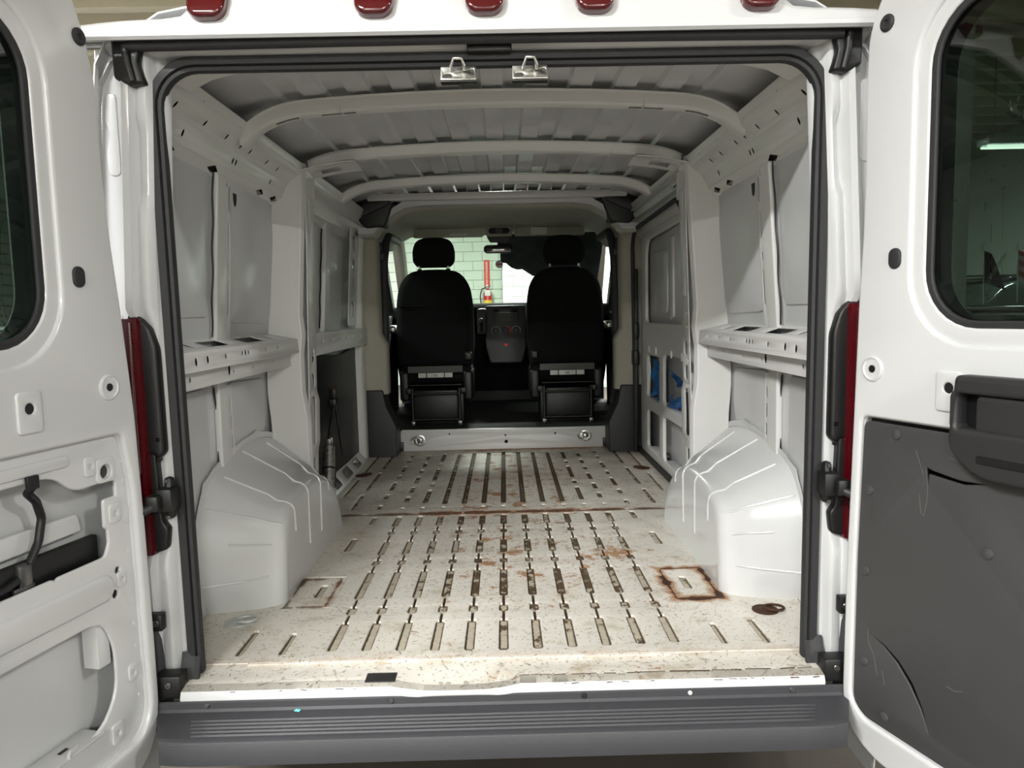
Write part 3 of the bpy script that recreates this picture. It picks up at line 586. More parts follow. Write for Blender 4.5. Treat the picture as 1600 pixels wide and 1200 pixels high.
        for _ in range(4):
            ys_ = [p.y for p in sub]
            for k in range(1, len(sub)-1): sub[k].y = (ys_[k-1]+ys_[k]*2+ys_[k+1])/4
        obj('arch_rib', tube_me([tuple(p) for p in sub], 0.0042, res=2, smooth=True), 'paint', ar)
    # outer scalloped flange of the arch and the low foot band
    fl = []
    for k, r in enumerate(arows):
        p = Vector(r[0]); c = Vector((s*0.952, 0.90, 0.05)); d = (p-c).normalized(); sc = 0.022+0.012*(1 if k % 5 == 0 else 0)
        fl.append([tuple(p), tuple(p+d*sc)])
    obj('arch_flange', grid_me(fl, 0.003), 'paint', ar)
    ft = 0 and [[(q[0], q[1], q[2]) for q in (r[0], r[2], r[4], r[5])] for r in arows[0:3]]
    0 and tube('arch_foot_seam', [(s*0.94, 0.352, 0.03), (s*0.90, 0.385, 0.05), (s*0.86, 0.392, 0.052), (s*0.82, 0.402, 0.03), (s*0.735, 0.412, 0.028)], 0.002, 'rustring' if s > 0 else 'darksteel', ar, res=1)
    return UP
side(-1); side(1)
# left front bay (fixed) -------------------------------------------
s = -1
def FLX(x): return frame((s*x, 0, 0), (0, 1, 0), (0, 0, 1), (-s, 0, 0))
TB = frame((s*(0.955+0.065*0.87), 0, 0), (0, 1, 0), (-s*0.065, 0, 1), (-s, 0, 0))
panel('side_skin', [(1.44, 0.80), (2.98, 0.80), (2.98, 1.52), (1.44, 1.52)], [], 0.006, TB, 'skin', VAN)
panel('pressed_field', rrect(1.50, 1.98, 0.90, 1.42, 0.05), [], 0.012, TB @ Matrix.Translation((0, 0, 0.007)), 'skin', VAN, 0.005, 3)
panel('pressed_field', rrect(2.14, 2.52, 0.90, 1.40, 0.05), [], 0.012, TB @ Matrix.Translation((0, 0, 0.007)), 'skin', VAN, 0.005, 3)
panel('side_post', rpoly([(2.00, 0.86), (2.12, 0.86), (2.11, 1.44), (2.01, 1.44)], 0.006), [], 0.03, TB @ Matrix.Translation((0, 0, 0.03)), 'inner', VAN, 0.01, 3)
tube('sealer_line', [(-0.945+(z-0.87)*0.065, 1.985+0.006*math.sin(z*41), z) for z in [0.88+i*0.027 for i in range(20)]], 0.004, 'blackp', VAN, res=1)
panel('belt_shelf', [(-0.957, 1.46), (-0.875, 1.46), (-0.875, 2.95), (-0.957, 2.95)], [rrect(-0.94, -0.90, 1.75, 1.95, 0.004), rrect(-0.94, -0.90, 2.25, 2.42, 0.004)], 0.004, frame((0, 0, 0.862), (1, 0, 0), (0, 1, 0), (0, 0, 1)), 'inner', VAN, 0.001)
panel('belt_rail', rpoly([(1.46, 0.755), (2.95, 0.755), (2.95, 0.862), (1.46, 0.862)], 0.004), [circ(y, 0.82, 0.005, 8, 0.008) for y in (1.6, 1.75, 1.95, 2.2, 2.35, 2.45, 2.7)], 0.004, FLX(0.872), 'inner', VAN, 0.0015)
panel('pierced_strip', rrect(2.54, 2.78, 0.88, 1.46, 0.01), [rrect(2.605, 2.715, z, z+0.10, 0.045) for z in (0.93, 1.06, 1.19, 1.325)] + [circ(2.66, z, 0.010, 6) for z in (1.045, 1.175, 1.305)] + [circ(2.60, z, 0.006, 6) for z in (1.045, 1.31, 0.95)], 0.005, TB @ Matrix.Translation((0, 0, 0.045)), 'inner', VAN, 0.0015)
panel('lower_liner', rpoly([(1.50, 0.10), (2.80, 0.06), (2.80, 0.745), (2.35, 0.72), (1.56, 0.765), (1.50, 0.70)], 0.03), [], 0.006, FLX(0.925), 'blackp', VAN, 0.002)['label'] = 'charcoal board lining the lower left wall'
panel('side_skin', [(1.44, -0.02), (2.98, -0.02), (2.98, 0.80), (1.44, 0.80)], [], 0.006, FLX(0.965), 'skin', VAN)
# perforated foot flange along the floor
panel('foot_flange', [(1.50, 0.0), (2.85, 0.0), (2.85, 0.10), (1.50, 0.10)], [rrect(a, b, 0.02, 0.08, 0.025) for a, b in ((1.56, 1.78), (1.95, 2.1), (2.22, 2.40), (2.50, 2.66))], 0.004, frame((-0.87, 0, 0.004), (0, 1, 0), (-0.62, 0, 0.78), (0.78, 0, 0.62)), 'inner', VAN, 0.002)
obj('front_post', grid_me([[(-0.965, 2.78, z), (-0.90+0.02*(z > 0.5), 2.79, z), (-0.885+0.05*max(0, z-0.85), 2.80, z), (-0.88+0.05*max(0, z-0.85), 2.84, z), (-0.885+0.05*max(0, z-0.85), 2.90, z), (-0.965, 2.93, z)] for z in (0.0, 0.2, 0.5, 0.8, 1.1, 1.3, 1.47)], 0.004), 'inner', VAN, 60)
# roof -------------------------------------------------------------
prof = []
def zroof(x): return 1.694-0.022*(x/0.6)**2
pitch = 0.145
xs = []
k = -4.5
for i in range(10):
    c = (i-4.5)*pitch            # a raised (recessed from below) channel centre
    xs += [(c-0.040, 0), (c-0.031, 1), (c+0.031, 1), (c+0.040, 0)]
prof = [(-0.97, 1.50), (-0.93, 1.57), (-0.87, 1.617), (-0.80, 1.640), (-0.73, 1.655)] + [(x, zroof(x)-0.012+0.014*h) for x, h in xs] + [(0.73, 1.655), (0.80, 1.640), (0.87, 1.617), (0.93, 1.57), (0.97, 1.50)]
ry = [-0.04, 0.10, 0.6, 1.3, 2.1, 2.75]
roof = grid('roof_skin', [[(x, y, z) for x, z in prof] for y in ry], 'skin', VAN, 0.003, angle=25); roof['label'] = 'pale grey corrugated underside of the roof'
def bow(yc, wdt, drop, end_x, slots, label):
    st = []
    for i in range(45):
        f = -1+2*i/44; x = f*end_x; ax = abs(x); e = 0.60
        z = 1.628-0.022*(x/0.6)**2
        if ax > e: z -= drop*((ax-e)/(end_x-e))**2.6
        st.append((x, z))
    hw = wdt/2; rows = []
    for x, z in st:
        t = min(1.0, max(0.0, (abs(x)-0.60)/(end_x-0.60)))
        rows.append([(x, yc-hw-0.012, z+0.040), (x, yc-hw, z+0.036), (x, yc-hw+0.006, z+0.004), (x, yc-hw+0.014, z), (x, yc-0.006, z), (x, yc+0.014, z), (x, yc+hw-0.012, z), (x, yc+hw-0.004, z+0.004), (x, yc+hw, z+0.036), (x, yc+hw+0.012, z+0.040)])
    b = grid('roof_bow', rows, 'inner', VAN, 0.002, skip=slots, angle=45); b['label'] = label
    for sx in (-1, 1):
        obj('bow_splice', box_me(sx*0.5-0.002, sx*0.5+0.002, yc-hw+0.001, yc+hw-0.001, 1.608, 1.650, 0.0005, 1), 'inner', b)
    return b
sl = {(i, 4) for i in (3, 4, 39, 40)} | {(i, 4) for i in (7, 8, 9, 34, 35, 36)}
bow(0.62, 0.075, 0.075, 0.835, sl, 'arched roof bow nearest the rear doors')
bow(1.36, 0.075, 0.03, 0.80, {(i, 4) for i in (5, 6, 7, 36, 37, 38)}, 'arched roof bow between the two side pillars')
bow(2.10, 0.070, 0.05, 0.82, set(), 'arched roof bow nearest the cab')
for sx in (-1, 1):   # gusset brackets joining the middle bow to the pillars
    g = [[(sx*(0.60+0.25*t), 1.28+0.22*u-0.03*t, 1.592-0.05*t**1.6+0.012*math.sin(u*math.pi)) for u in [i/8 for i in range(9)]] for t in [j/6 for j in range(7)]]
    grid('bow_gusset', g, 'inner', VAN, 0.003, skip={(i, j) for i in (2, 3) for j in (1, 3, 5, 6)})
    obj('gusset_leg', grid_me([[(sx*(0.85-0.004*j), 1.25+0.02*j, 1.545-0.06*i) for j in range(11)] for i in range(3)], 0.003), 'inner', VAN)
# ------------------------------------------------------------------ rear frame, lamps, bumper, doors
# rear door seal: an open ring of black rubber around the doorway
def seal_path(hw_top, hw_bot, ztop, r, zbot):
    pts = [(-hw_bot, zbot), (-hw_bot-(hw_top-hw_bot)*0.5, 0.75)]
    for i in range(9):
        a = math.radians(180-90*i/8); pts.append((-hw_top+r+r*math.cos(a), ztop-r+r*math.sin(a)))
    for i in range(9):
        a = math.radians(90-90*i/8); pts.append((hw_top-r+r*math.cos(a), ztop-r+r*math.sin(a)))
    pts += [(hw_bot+(hw_top-hw_bot)*0.5, 0.75), (hw_bot, zbot)]
    return pts
sp = seal_path(0.838, 0.826, 1.571, 0.105, -0.005)
seal_rows = []
for i, (x, z) in enumerate(sp):
    a = Vector(sp[max(0, i-1)]); b = Vector(sp[min(len(sp)-1, i+1)]); t = (b-a).normalized(); n = Vector((t.y, -t.x))   # towards the doorway centre
    sec = [(-0.018, 0.006), (-0.019, -0.012), (-0.014, -0.020), (0.004, -0.020), (0.006, -0.010), (0.009, -0.014), (0.017, -0.012), (0.019, 0.0), (0.016, 0.016), (0.0, 0.022)]
    seal_rows.append([(x+n.x*u, v, z+n.y*u) for u, v in sec])
seal = grid('door_seal', seal_rows, 'rubber', VAN, closed=True, angle=40); seal['label'] = 'black rubber seal running round the rear doorway'
for sx in (-1, 1): obj('seal_foot', grid_me([[(sx*(0.855-0.012*j)+0.02*sx*(i-1)*0, -0.02-0.012*i, 0.06-0.028*i-0.004*j+0.006*math.sin(j*2.0)) for j in range(5)] for i in range(4)], 0.008), 'rubber', seal)
# upper gutter seal with moulded end blocks
gut = obj('gutter_seal', tube_me([(-0.87, -0.062, 1.598), (-0.4, -0.065, 1.600), (0, -0.066, 1.601), (0.4, -0.065, 1.600), (0.86, -0.062, 1.598)], 0.0135, res=4), 'rubber', VAN)
for sx in (-1, 1):
    me = panel_me(rpoly([(0.838, 1.618), (0.912, 1.622), (0.910, 1.525), (0.875, 1.507), (0.838, 1.512), (0.850, 1.56)], 0.008), [], 0.045, frame((0, -0.062, 0), (sx, 0, 0), (0, 0, 1), (0, -1, 0)), 0.008, 2)
    e = obj('corner_block', me, 'blackp', VAN); e['label'] = 'black moulded seal block at the upper %s corner' % ('left' if sx < 0 else 'right')
    obj('block_ridge', tube_me([(sx*0.875, -0.066, 1.60), (sx*0.872, -0.068, 1.56), (sx*0.862, -0.066, 1.515)], 0.009), 'blackp', e)
obj('gutter_bracket', box_me(-0.055, 0.055, -0.045, 0.0, 1.578, 1.602, 0.004), 'blackp', VAN)
# frame behind the seal (top rail)
obj('header_rail', grid_me([[(x, 0.02, 1.592), (x, -0.012, 1.590), (x, -0.030, 1.593), (x, -0.036, 1.598), (x, -0.05, 1.604), (x, -0.052, 1.622)] for x in [-0.93+1.86*i/30 for i in range(31)]], 0.004), 'paint', VAN)
obj('header_inner', grid_me([[(x, 0.0, 1.56), (x, 0.02, 1.575), (x, 0.085, 1.585), (x, 0.10, 1.61), (x, 0.105, 1.668)] for x in [-0.93+1.86*i/30 for i in range(31)]], 0.004), 'inner', VAN)
# outer header skin with the marker lamps
rows = []
for i in range(41):
    x = -0.975+1.95*i/40; f = max(0, (abs(x)-0.70)/0.275); q = min(1.0, max(0.0, (abs(x)-0.705)/0.03)); b = 0.007*(1-q); H = lambda z: z-(z-1.630)*0.62*q*(1 if z > 1.63 else 0)-0.012*f**3
    rows.append([(x, -0.052, 1.612), (x, -0.098, 1.600), (x, -0.106, 1.606), (x, -0.106, 1.616), (x, -0.098-b, 1.622), (x, -0.094-b, H(1.655)), (x, -0.08-b, H(1.690)), (x, -0.045, H(1.725)), (x, 0.03, H(1.752)), (x, 0.2, H(1.765))])
hd = grid('roof_header', rows, 'paint', VAN, 0.004, angle=50); hd['label'] = 'white roof edge above the rear doorway carrying the marker lamps'
for x, nm in ((-0.659, 'leftmost'), (-0.268, 'second from the left'), (-0.008, 'middle'), (0.252, 'second from the right'), (0.643, 'rightmost')):
    pr = rpoly([(-0.047, 0.040), (0.047, 0.040), (0.044, -0.010), (0.026, -0.026), (-0.026, -0.026), (-0.044, -0.010)], 0.012)
    MM = frame((x, -0.122, 1.668), (1, 0, 0), (0, 0.30, 0.954), (0, -0.954, 0.30))
    ml = obj('marker_lamp', panel_me(pr, [], 0.035, MM, 0.010, 3), 'red', hd); ml['label'] = nm+' red roof marker lamp'
# outer body shell
def shell_prof(full=True):
    return [(0.985, -0.32), (1.015, 0.1), (1.02, 0.55), (1.005, 0.95), (0.975, 1.40), (0.955, 1.56), (0.91, 1.645), (0.82, 1.70), (0.60, 1.74), (0.3, 1.758), (0, 1.765)]
for sx in (-1, 1):
    o = grid('outer_side', [[(sx*x, y, z) for x, z in shell_prof()[:7]] for y in (-0.06, 0.5, 1.5, 2.5, 3.12)], 'paint', VAN, 0.004, angle=60)
    # rear pillar: folded jamb facing rearwards, its section varies with height
    rows = []
    zs = [-0.03, 0.05, 0.2, 0.3, 0.36, 0.42, 0.55, 0.7, 0.85, 0.92, 0.97, 1.02, 1.12, 1.22, 1.26, 1.40, 1.44, 1.48, 1.52, 1.60]
    for z in zs:
        tz = max(0, z-0.95)*0.05; lamp = 1.0 if 0.36 <= z <= 0.92 else 0.0; emb = 1.0 if 1.26 <= z <= 1.40 else 0.0; low = 1.0 if z < 0.3 else 0.0
        rows.append([(sx*(x-tz), y, z) for x, y in [(0.842, 0.03), (0.844, 0.006), (0.857, -0.004), (0.864, -0.008), (0.868, -0.028+0.018*lamp), (0.874, -0.036+0.026*lamp+0.008*emb), (0.887, -0.036+0.028*lamp+0.024*emb), (0.897, -0.028+0.020*lamp+0.016*emb), (0.903, -0.032+0.024*lamp), (0.909, -0.054+0.046*lamp), (0.920, -0.056+0.048*lamp), (0.927, -0.020+0.012*lamp), (0.985, -0.018), (0.999, -0.03)]])
    jb = grid('rear_pillar', rows, 'paint', VAN, 0.003, angle=50); jb['label'] = ('left' if sx < 0 else 'right')+' folded white door jamb'
    for z in (0.585, 0.635): screw('jamb_screw', (sx*0.872, -0.036, z), (0, -1, 0), 0.007, 'darksteel', jb)
    obj('hinge_leaf', panel_me(rpoly([(0.925, 1.30), (0.955, 1.30), (0.958, 1.36), (0.945, 1.40), (0.958, 1.44), (0.952, 1.50), (0.925, 1.50)], 0.015), [], 0.012, frame((0, -0.026, 0), (sx, 0, 0), (0, 0, 1), (0, -1, 0)), 0.003, 2), 'paint', jb)
    # tail lamp: red lens at the outer corner, black housing towards the doorway
    tl = obj('tail_lamp', grid_me([[(sx*x, y, z) for x, y in [(0.894, -0.030), (0.900, -0.052), (0.93, -0.060), (0.965, -0.055), (1.0, -0.03)]] for z in [0.335+0.61*i/12 for i in range(13)]], 0.012), 'red', VAN, 50); tl['label'] = ('left' if sx < 0 else 'right')+' red tail lamp beside the doorway'
    obj('lamp_housing', panel_me(rpoly([(0.860, 0.60), (0.872, 0.585), (0.90, 0.60), (0.93, 0.60), (0.93, 0.957), (0.905, 0.955), (0.878, 0.925), (0.862, 0.87)], 0.015), [], 0.05, frame((0, -0.040, 0), (sx, 0, 0), (0, 0, 1), (0, -1, 0)), 0.008, 2), 'blackp', tl)
    obj('lamp_housing', panel_me(rpoly([(0.868, 0.345), (0.90, 0.335), (0.92, 0.335), (0.92, 0.60), (0.882, 0.60), (0.875, 0.42), (0.862, 0.40)], 0.008), [], 0.03, frame((0, -0.038, 0), (sx, 0, 0), (0, 0, 1), (0, -1, 0)), 0.006, 2), 'blackp', tl)
    tube('lens_rib', [(sx*0.914, -0.060, 0.35), (sx*0.914, -0.060, 0.935)], 0.003, 'red', tl, res=2)
    # lower black corner trim
    ct = obj('corner_trim', panel_me(rpoly([(0.885, -0.14), (0.985, -0.14), (0.985, 0.29), (0.93, 0.30), (0.915, 0.24), (0.900, 0.10)], 0.01), [], 0.05, frame((0, -0.060, 0), (sx, 0, 0), (0, 0, 1), (0, -1, 0)), 0.006, 2), 'bumper', VAN)
    obj('trim_tab', box_me(min(sx*0.872, sx*0.91), max(sx*0.872, sx*0.91), -0.088, -0.06, 0.145, 0.19, 0.004), 'blackp', ct)
    screw('tab_screw', (sx*0.886, -0.089, 0.168), (0, -1, 0), 0.009, 'steel', ct)
    obj('trim_tab', box_me(min(sx*0.83, sx*0.90), max(sx*0.83, sx*0.90), -0.10, -0.05, -0.03, 0.03, 0.006), 'blackp', ct)
    screw('tab_screw', (sx*0.86, -0.101, 0.008), (0, -1, 0), 0.009, 'steel', ct)
    # door check arm
    ck = obj('door_check', join([box_me(sx*0.848-0.020, sx*0.848+0.020, -0.085, -0.03, 0.455, 0.515, 0.006), box_me(sx*0.848-0.011, sx*0.848+0.011, -0.06, -0.03, 0.43, 0.54, 0.01), box_me(sx*0.868-0.016, sx*0.868+0.016, -0.11, -0.07, 0.462, 0.503, 0.006)]), 'blackp', VAN)
    obj('check_arm', tube_me([(sx*0.868, -0.10, 0.475), (sx*0.90, -0.125, 0.460), (sx*0.935, -0.15, 0.445)], 0.011), 'blackp2', ck)
    for z in (0.438, 0.532): screw('check_bolt', (sx*0.848, -0.061, z), (0, -1, 0), 0.006, 'steel', ck)
og = grid('outer_roof', [[(f*x, y, z) for f, (x, z) in [(-1, q) for q in shell_prof()[6:]] + [(1, q) for q in reversed(shell_prof()[6:-1])]] for y in (0.0, 1.0, 2.0, 3.0, 4.0, 4.35)], 'paint', VAN, 0.004, angle=60)
# lock strikers under the header
for x, m_ in ((-0.078, 'zinc'), (0.100, 'zinc')):
    st = obj('lock_striker', panel_me(rrect(-0.044, 0.044, -0.020, 0.016, 0.003), [rrect(-0.037, -0.016, -0.013, -0.004, 0.004), circ(0.034, 0.004, 0.005)], 0.004, frame((x, -0.022, 1.536), (1, 0, 0), (0, 0.25, 0.97), (0, -0.97, 0.25)), 0.001), m_, VAN)
    st['label'] = 'zinc plated lock striker under the header, '+('left of the pair' if x < 0 else 'right of the pair')
    tube('striker_loop', [(x-0.016, -0.026, 1.541), (x-0.016, -0.045, 1.545), (x-0.010, -0.05, 1.560), (x+0.010, -0.05, 1.560), (x+0.016, -0.045, 1.545), (x+0.016, -0.026, 1.541)], 0.0042, 'zinc', st)
    obj('striker_lip', box_me(x-0.044, x+0.044, -0.028, 0.0, 1.511, 1.515, 0.001), 'darksteel', st)
# bumper step
def bump_prof(x):
    e = max(0.0, (abs(x)-0.78)/0.14)
    yb = -0.247+0.02*e*e
    pts = [(-0.098, -0.036), (-0.107, -0.033), (-0.111, -0.036), (-0.111, -0.052), (-0.116, -0.058)]
    y = -0.135; pts.append((y, -0.060))
    for k in range(5):
        y0 = -0.150-0.0165*k; h = 0.0035 if abs(x) < 0.80 else 0.0
        pts += [(y0, -0.0605), (y0-0.003, -0.0605+h), (y0-0.006, -0.0605+h), (y0-0.009, -0.0605)]
    pts += [(yb+0.012, -0.0605), (yb+0.003, -0.064), (yb, -0.072), (yb-0.003, -0.10), (yb, -0.122), (yb+0.015, -0.130), (-0.10, -0.135)]
    return pts
xb = [-0.885, -0.875, -0.85, -0.803, -0.799]+[-0.75+0.15*i for i in range(11)]+[0.799, 0.803, 0.85, 0.875, 0.885]
bm_ = grid('rear_bumper', [[(x*(1-0.07*min(1.0, max(0.0, (-y-0.11)/0.14))), y, z) for y, z in bump_prof(x)] for x in xb], 'bumper', VAN, angle=30); bm_['label'] = 'charcoal ribbed plastic bumper step below the sill'
for x, z, m_ in ((-0.761, -0.043, 'steel'), (-0.29, -0.043, 'steel'), (0.205, -0.043, 'darksteel'), (0.742, -0.043, 'steel')): screw('bumper_screw', (x, -0.110, z), (0, -1, 0.15), 0.0075, m_, bm_)
screw('screw_cap', (0.478, -0.110, -0.043), (0, -1, 0.15), 0.006, 'white_tag', bm_)
for sx in (-1, 1): obj('bumper_end', grid_me([[(sx*0.885*(1-0.07*min(1.0, max(0.0, (-y-0.11)/0.14))), y, z) for y, z in bump_prof(0.885)], [(sx*0.90, y*0.3-0.02, z) for y, z in bump_prof(0.885)]], 0.0), 'bumper', bm_)
tag(obj('tape_scrap', panel_me([(-0.008, -0.003), (0.006, -0.006), (0.009, 0.003), (-0.005, 0.006)], [], 0.0006, frame((-0.527, -0.122, -0.0555), (1, 0, 0), (0, 1, 0.2), (0, -0.2, 1)), 0.0001), 'teal'), 'tiny teal scrap of tape lying on the charcoal bumper step', 'scrap')
# rear doors --------------------------------------------------------
def door(sx, P0, ang, edge, win, label):
    a = math.radians(ang); d = (sx*math.sin(a), -math.cos(a), 0); n = (-sx*math.cos(a), -math.sin(a), 0)
    DS = 0.965   # door size against its drawing
    D = frame((P0[0], P0[1], 0.033), d, (0, 0, 1), n) @ Matrix.Diagonal((DS, DS, DS, 1))
    def at(w): return D @ Matrix.Translation((0, 0, w))
    dr = None
    outline = edge + [(0.70, -0.225), (0.75, -0.19), (0.765, -0.05), (0.765, 1.50), (0.74, 1.66), (0.68, 1.735), (0.16, 1.74)]
    outline = rpoly(outline, 0.03, 3)
    ws0, ws1, wh0, wh1, wr = win
    big = rrect(ws0-0.040, ws1+0.03, wh0-0.045, wh1+0.04, wr+0.04, 8); mid = rrect(ws0-0.008, ws1+0.005, wh0-0.008, wh1+0.008, wr+0.01, 8); pane = rrect(ws0, ws1, wh0, wh1, wr, 8)
    rec = rpoly([(-0.022, 0.665), (-0.048, 0.52), (-0.054, 0.12), (-0.058, -0.07, 0.05), (-0.02, -0.125, 0.05), (0.70, -0.135), (0.72, 0.0), (0.72, 0.665)], 0.02) if sx < 0 else \
        rpoly([(-0.044, 0.662), (-0.055, 0.30), (-0.060, -0.09, 0.05), (-0.02, -0.125, 0.05), (0.70, -0.135), (0.72, 0.0), (0.72, 0.665)], 0.02)
    holes1 = [circ(0.03, 1.588, 0.016), rrect(0.058-0.0, 0.082, 1.02, 1.065, 0.012)] if False else []
    dr = obj('rear_door', panel_me(outline, [big, rec], 0.035, at(0.0), 0.009, 4), 'paint', VAN); dr['label'] = label
    obj('window_frame', panel_me(rrect(ws0-0.07, ws1+0.05, wh0-0.07, wh1+0.07, wr+0.06, 8), [mid], 0.014, at(-0.010), 0.006, 3), 'paint', dr)
    out2 = [(p[0]*0.992+0.004, p[1]*0.995+0.003) for p in outline]
    obj('outer_panel', panel_me(out2, [rrect(ws0-0.005, ws1+0.003, wh0-0.005, wh1+0.005, wr+0.005, 8)], 0.010, at(-0.085), 0.004, 2), 'skin', dr)
    # rim closing the gap between the two skins
    N = len(outline); rows = [[tuple(at(-0.02) @ Vector((p[0], p[1], 0))), tuple(at(-0.09) @ Vector((q[0], q[1], 0)))] for p, q in zip(outline+outline[:1], out2+out2[:1])]
    obj('door_edge', grid_me(rows, 0.003), 'paint', dr)
    wN = len(mid); rows = [[tuple(at(-0.020) @ Vector((p[0], p[1], 0))), tuple(at(-0.088) @ Vector((p[0], p[1], 0)))] for p in mid+mid[:1]]
    obj('window_reveal', grid_me(rows, 0.003), 'rubber', dr)
    obj('window_seal', panel_me(rrect(ws0-0.012, ws1+0.012, wh0-0.012, wh1+0.012, wr+0.012, 8), [rrect(ws0+0.008, ws1-0.008, wh0+0.008, wh1-0.008, wr-0.008, 8)], 0.012, at(-0.014), 0.005, 3), 'rubber', dr)
    wp = obj('window_pane', panel_me(pane, [], 0.004, at(-0.022), 0.0005), 'tintglass', dr); wp['label'] = 'dark green tinted pane'
    # bungs and pressed seats
    ws = ((0.026, 1.588, 0.016), ) if sx < 0 else ((0.006, 1.593, 0.016), )
    for q in ws:
        obj('rubber_bung', lathe_me([(0.019, 0), (0.019, 0.003), (0.014, 0.006), (0.007, 0.005), (0.005, 0.001)], 18, toward(tuple(at(0) @ Vector((q[0], q[1], 0.0))), n)), 'rubber', dr)
    pc = (0.081, 1.042) if sx < 0 else (0.046, 1.047)
    obj('rubber_plug', panel_me(rrect(pc[0]-0.017, pc[0]+0.017, pc[1]-0.024, pc[1]+0.024, 0.016), [], 0.010, at(0.006), 0.004, 2), 'rubber', dr)
    hc = (0.012, 0.782) if sx < 0 else (-0.012, 0.783)
    obj('seat_ring', lathe_me([(0.030, 0), (0.030, 0.003), (0.026, 0.005), (0.023, 0.002), (0.010, 0.002)], 22, toward(tuple(at(0) @ Vector((hc[0], hc[1], 0.0))), n)), 'paint', dr)
    obj('bolt_hole', lathe_me([(0.009, 0), (0.009, 0.003), (0.004, 0.003)], 14, toward(tuple(at(0.001) @ Vector((hc[0], hc[1], 0.0))), n)), 'blackp', dr)
    rc = (0.244, 0.752) if sx < 0 else (0.200, 0.746)
    obj('pressed_pad', panel_me(rrect(rc[0]-0.032, rc[0]+0.032, rc[1]-0.045, rc[1]+0.045, 0.010), [circ(rc[0], rc[1]+0.008, 0.012)], 0.008, at(0.006), 0.004, 2), 'paint', dr)
    obj('bolt_hole', lathe_me([(0.012, 0), (0.012, 0.002), (0.004, 0.002)], 14, toward(tuple(at(0.0) @ Vector((rc[0], rc[1]+0.008, 0.0))), n)), 'blackp', dr)
    rows = [[tuple(at(-0.012) @ Vector((p[0], p[1], 0))), tuple(at(-0.034) @ Vector((p[0], p[1], 0)))] for p in rec+rec[:1]]
    obj('recess_wall', grid_me(rows, 0.002), 'paint', dr)
    return dr, at, rec, n
EL = [(0.07, 1.715), (0.030, 1.668), (-0.002, 1.58), (-0.018, 1.50), (-0.021, 1.28), (-0.033, 1.12), (-0.050, 0.97), (-0.072, 0.72), (-0.083, 0.40), (-0.087, 0.10), (-0.088, -0.06), (-0.075, -0.13), (-0.045, -0.18), (0.01, -0.215)]
ER = [(0.03, 1.715), (-0.020, 1.654), (-0.052, 1.58), (-0.056, 1.45), (-0.052, 1.25), (-0.056, 1.10), (-0.065, 0.934), (-0.075, 0.60), (-0.086, 0.25), (-0.090, -0.085), (-0.075, -0.15), (-0.04, -0.19), (0.03, -0.218)]
dl, atl, recl, nl = door(-1, (-0.897, -0.193), 12.7, EL[::-1] if False else EL, (0.170, 0.69, 0.893, 1.575, 0.12), 'left rear door swung open, its trim removed to show the bare inner frame')
d_r, atr, recr, nr = door(1, (0.898, -0.193), 19.5, ER, (0.126, 0.69, 0.893, 1.58, 0.12), 'right rear door swung open, lined with a torn charcoal board')
# left door: bare inner frame with two large openings
up_open = rpoly([(0.175, 0.598, 0.05), (0.70, 0.600), (0.70, 0.372), (0.20, 0.371, 0.004), (0.190, 0.366, 0.004), (0.180, 0.371, 0.004), (0.040, 0.371), (0.026, 0.40, 0.006), (0.026, 0.435, 0.006), (0.036, 0.440, 0.006), (0.034, 0.511, 0.01), (-0.008, 0.511, 0.004), (-0.010, 0.548, 0.006), (0.034, 0.552, 0.004), (0.122, 0.550, 0.03)], 0.012)
lo_open = rpoly([(0.70, 0.221), (0.100, 0.221, 0.02), (0.060, 0.205, 0.05), (0.033, 0.143, 0.05), (0.032, 0.028, 0.05), (0.090, -0.045, 0.05), (0.70, -0.045)], 0.03)
ip = obj('inner_frame', panel_me([(p[0]*1.0, p[1]) for p in recl], [up_open, lo_open, circ(0.024, 0.578, 0.017), circ(0.003, 0.325, 0.008), circ(0.015, 0.268, 0.010)], 0.010, atl(-0.020), 0.0045, 3), 'paint', dl)
def dpanel(nm, poly, holes, th, w, mat, bev=0.003): return obj(nm, panel_me(poly, holes, th, atl(w), bev, 2), mat, dl)
dpanel('pressed_rib', rrect(0.024, 0.70, 0.262, 0.330, 0.033), [], 0.02, -0.010, 'paint', 0.009)
dpanel('pressed_rib', rrect(0.13, 0.70, 0.612, 0.640, 0.012), [], 0.012, -0.014, 'paint', 0.006)
for c, w_, h_ in (((0.070, 0.600), 0.018, 0.024), ((0.002, 0.470), 0.020, 0.024), ((-0.004, 0.300), 0.016, 0.020), ((-0.020, 0.050), 0.016, 0.022), ((0.045, -0.075), 0.02, 0.026)):
    dpanel('pressed_pad', rrect(c[0]-w_, c[0]+w_, c[1]-h_, c[1]+h_, 0.010), [circ(c[0], c[1], 0.006)], 0.006, -0.015, 'paint', 0.0025)
dpanel('pressed_pad', rrect(-0.006, 0.054, 0.552, 0.612, 0.012), [circ(0.024, 0.578, 0.018)], 0.007, -0.014, 'paint', 0.003)
for h in (0.63, 0.59, 0.54, 0.44, 0.36, 0.23, 0.17, 0.11, -0.02): 
    obj('weld_spot', lathe_me([(0.006, 0), (0.005, 0.002), (0.002, 0.002)], 10, toward(tuple(atl(-0.0205) @ Vector((-0.036-0.006*(0.6-h), h, 0))), nl)), 'paint', dl)
obj('intrusion_beam', box_me(0.03, 0.70, 0.345, 0.425, -0.066, -0.046, 0.006, 2, atl(0)), 'blackp', dl)
obj('backing_rail', panel_me(rpoly([(0.06, 0.44), (0.70, 0.43), (0.70, 0.485), (0.42, 0.485), (0.38, 0.47), (0.30, 0.485), (0.07, 0.485)], 0.01), [], 0.012, atl(-0.062), 0.004, 2), 'paint', dl)
obj('door_shelf', box_me(0.09, 0.70, -0.052, -0.044, -0.078, -0.012, 0.003, 2, atl(0)), 'paint', dl)
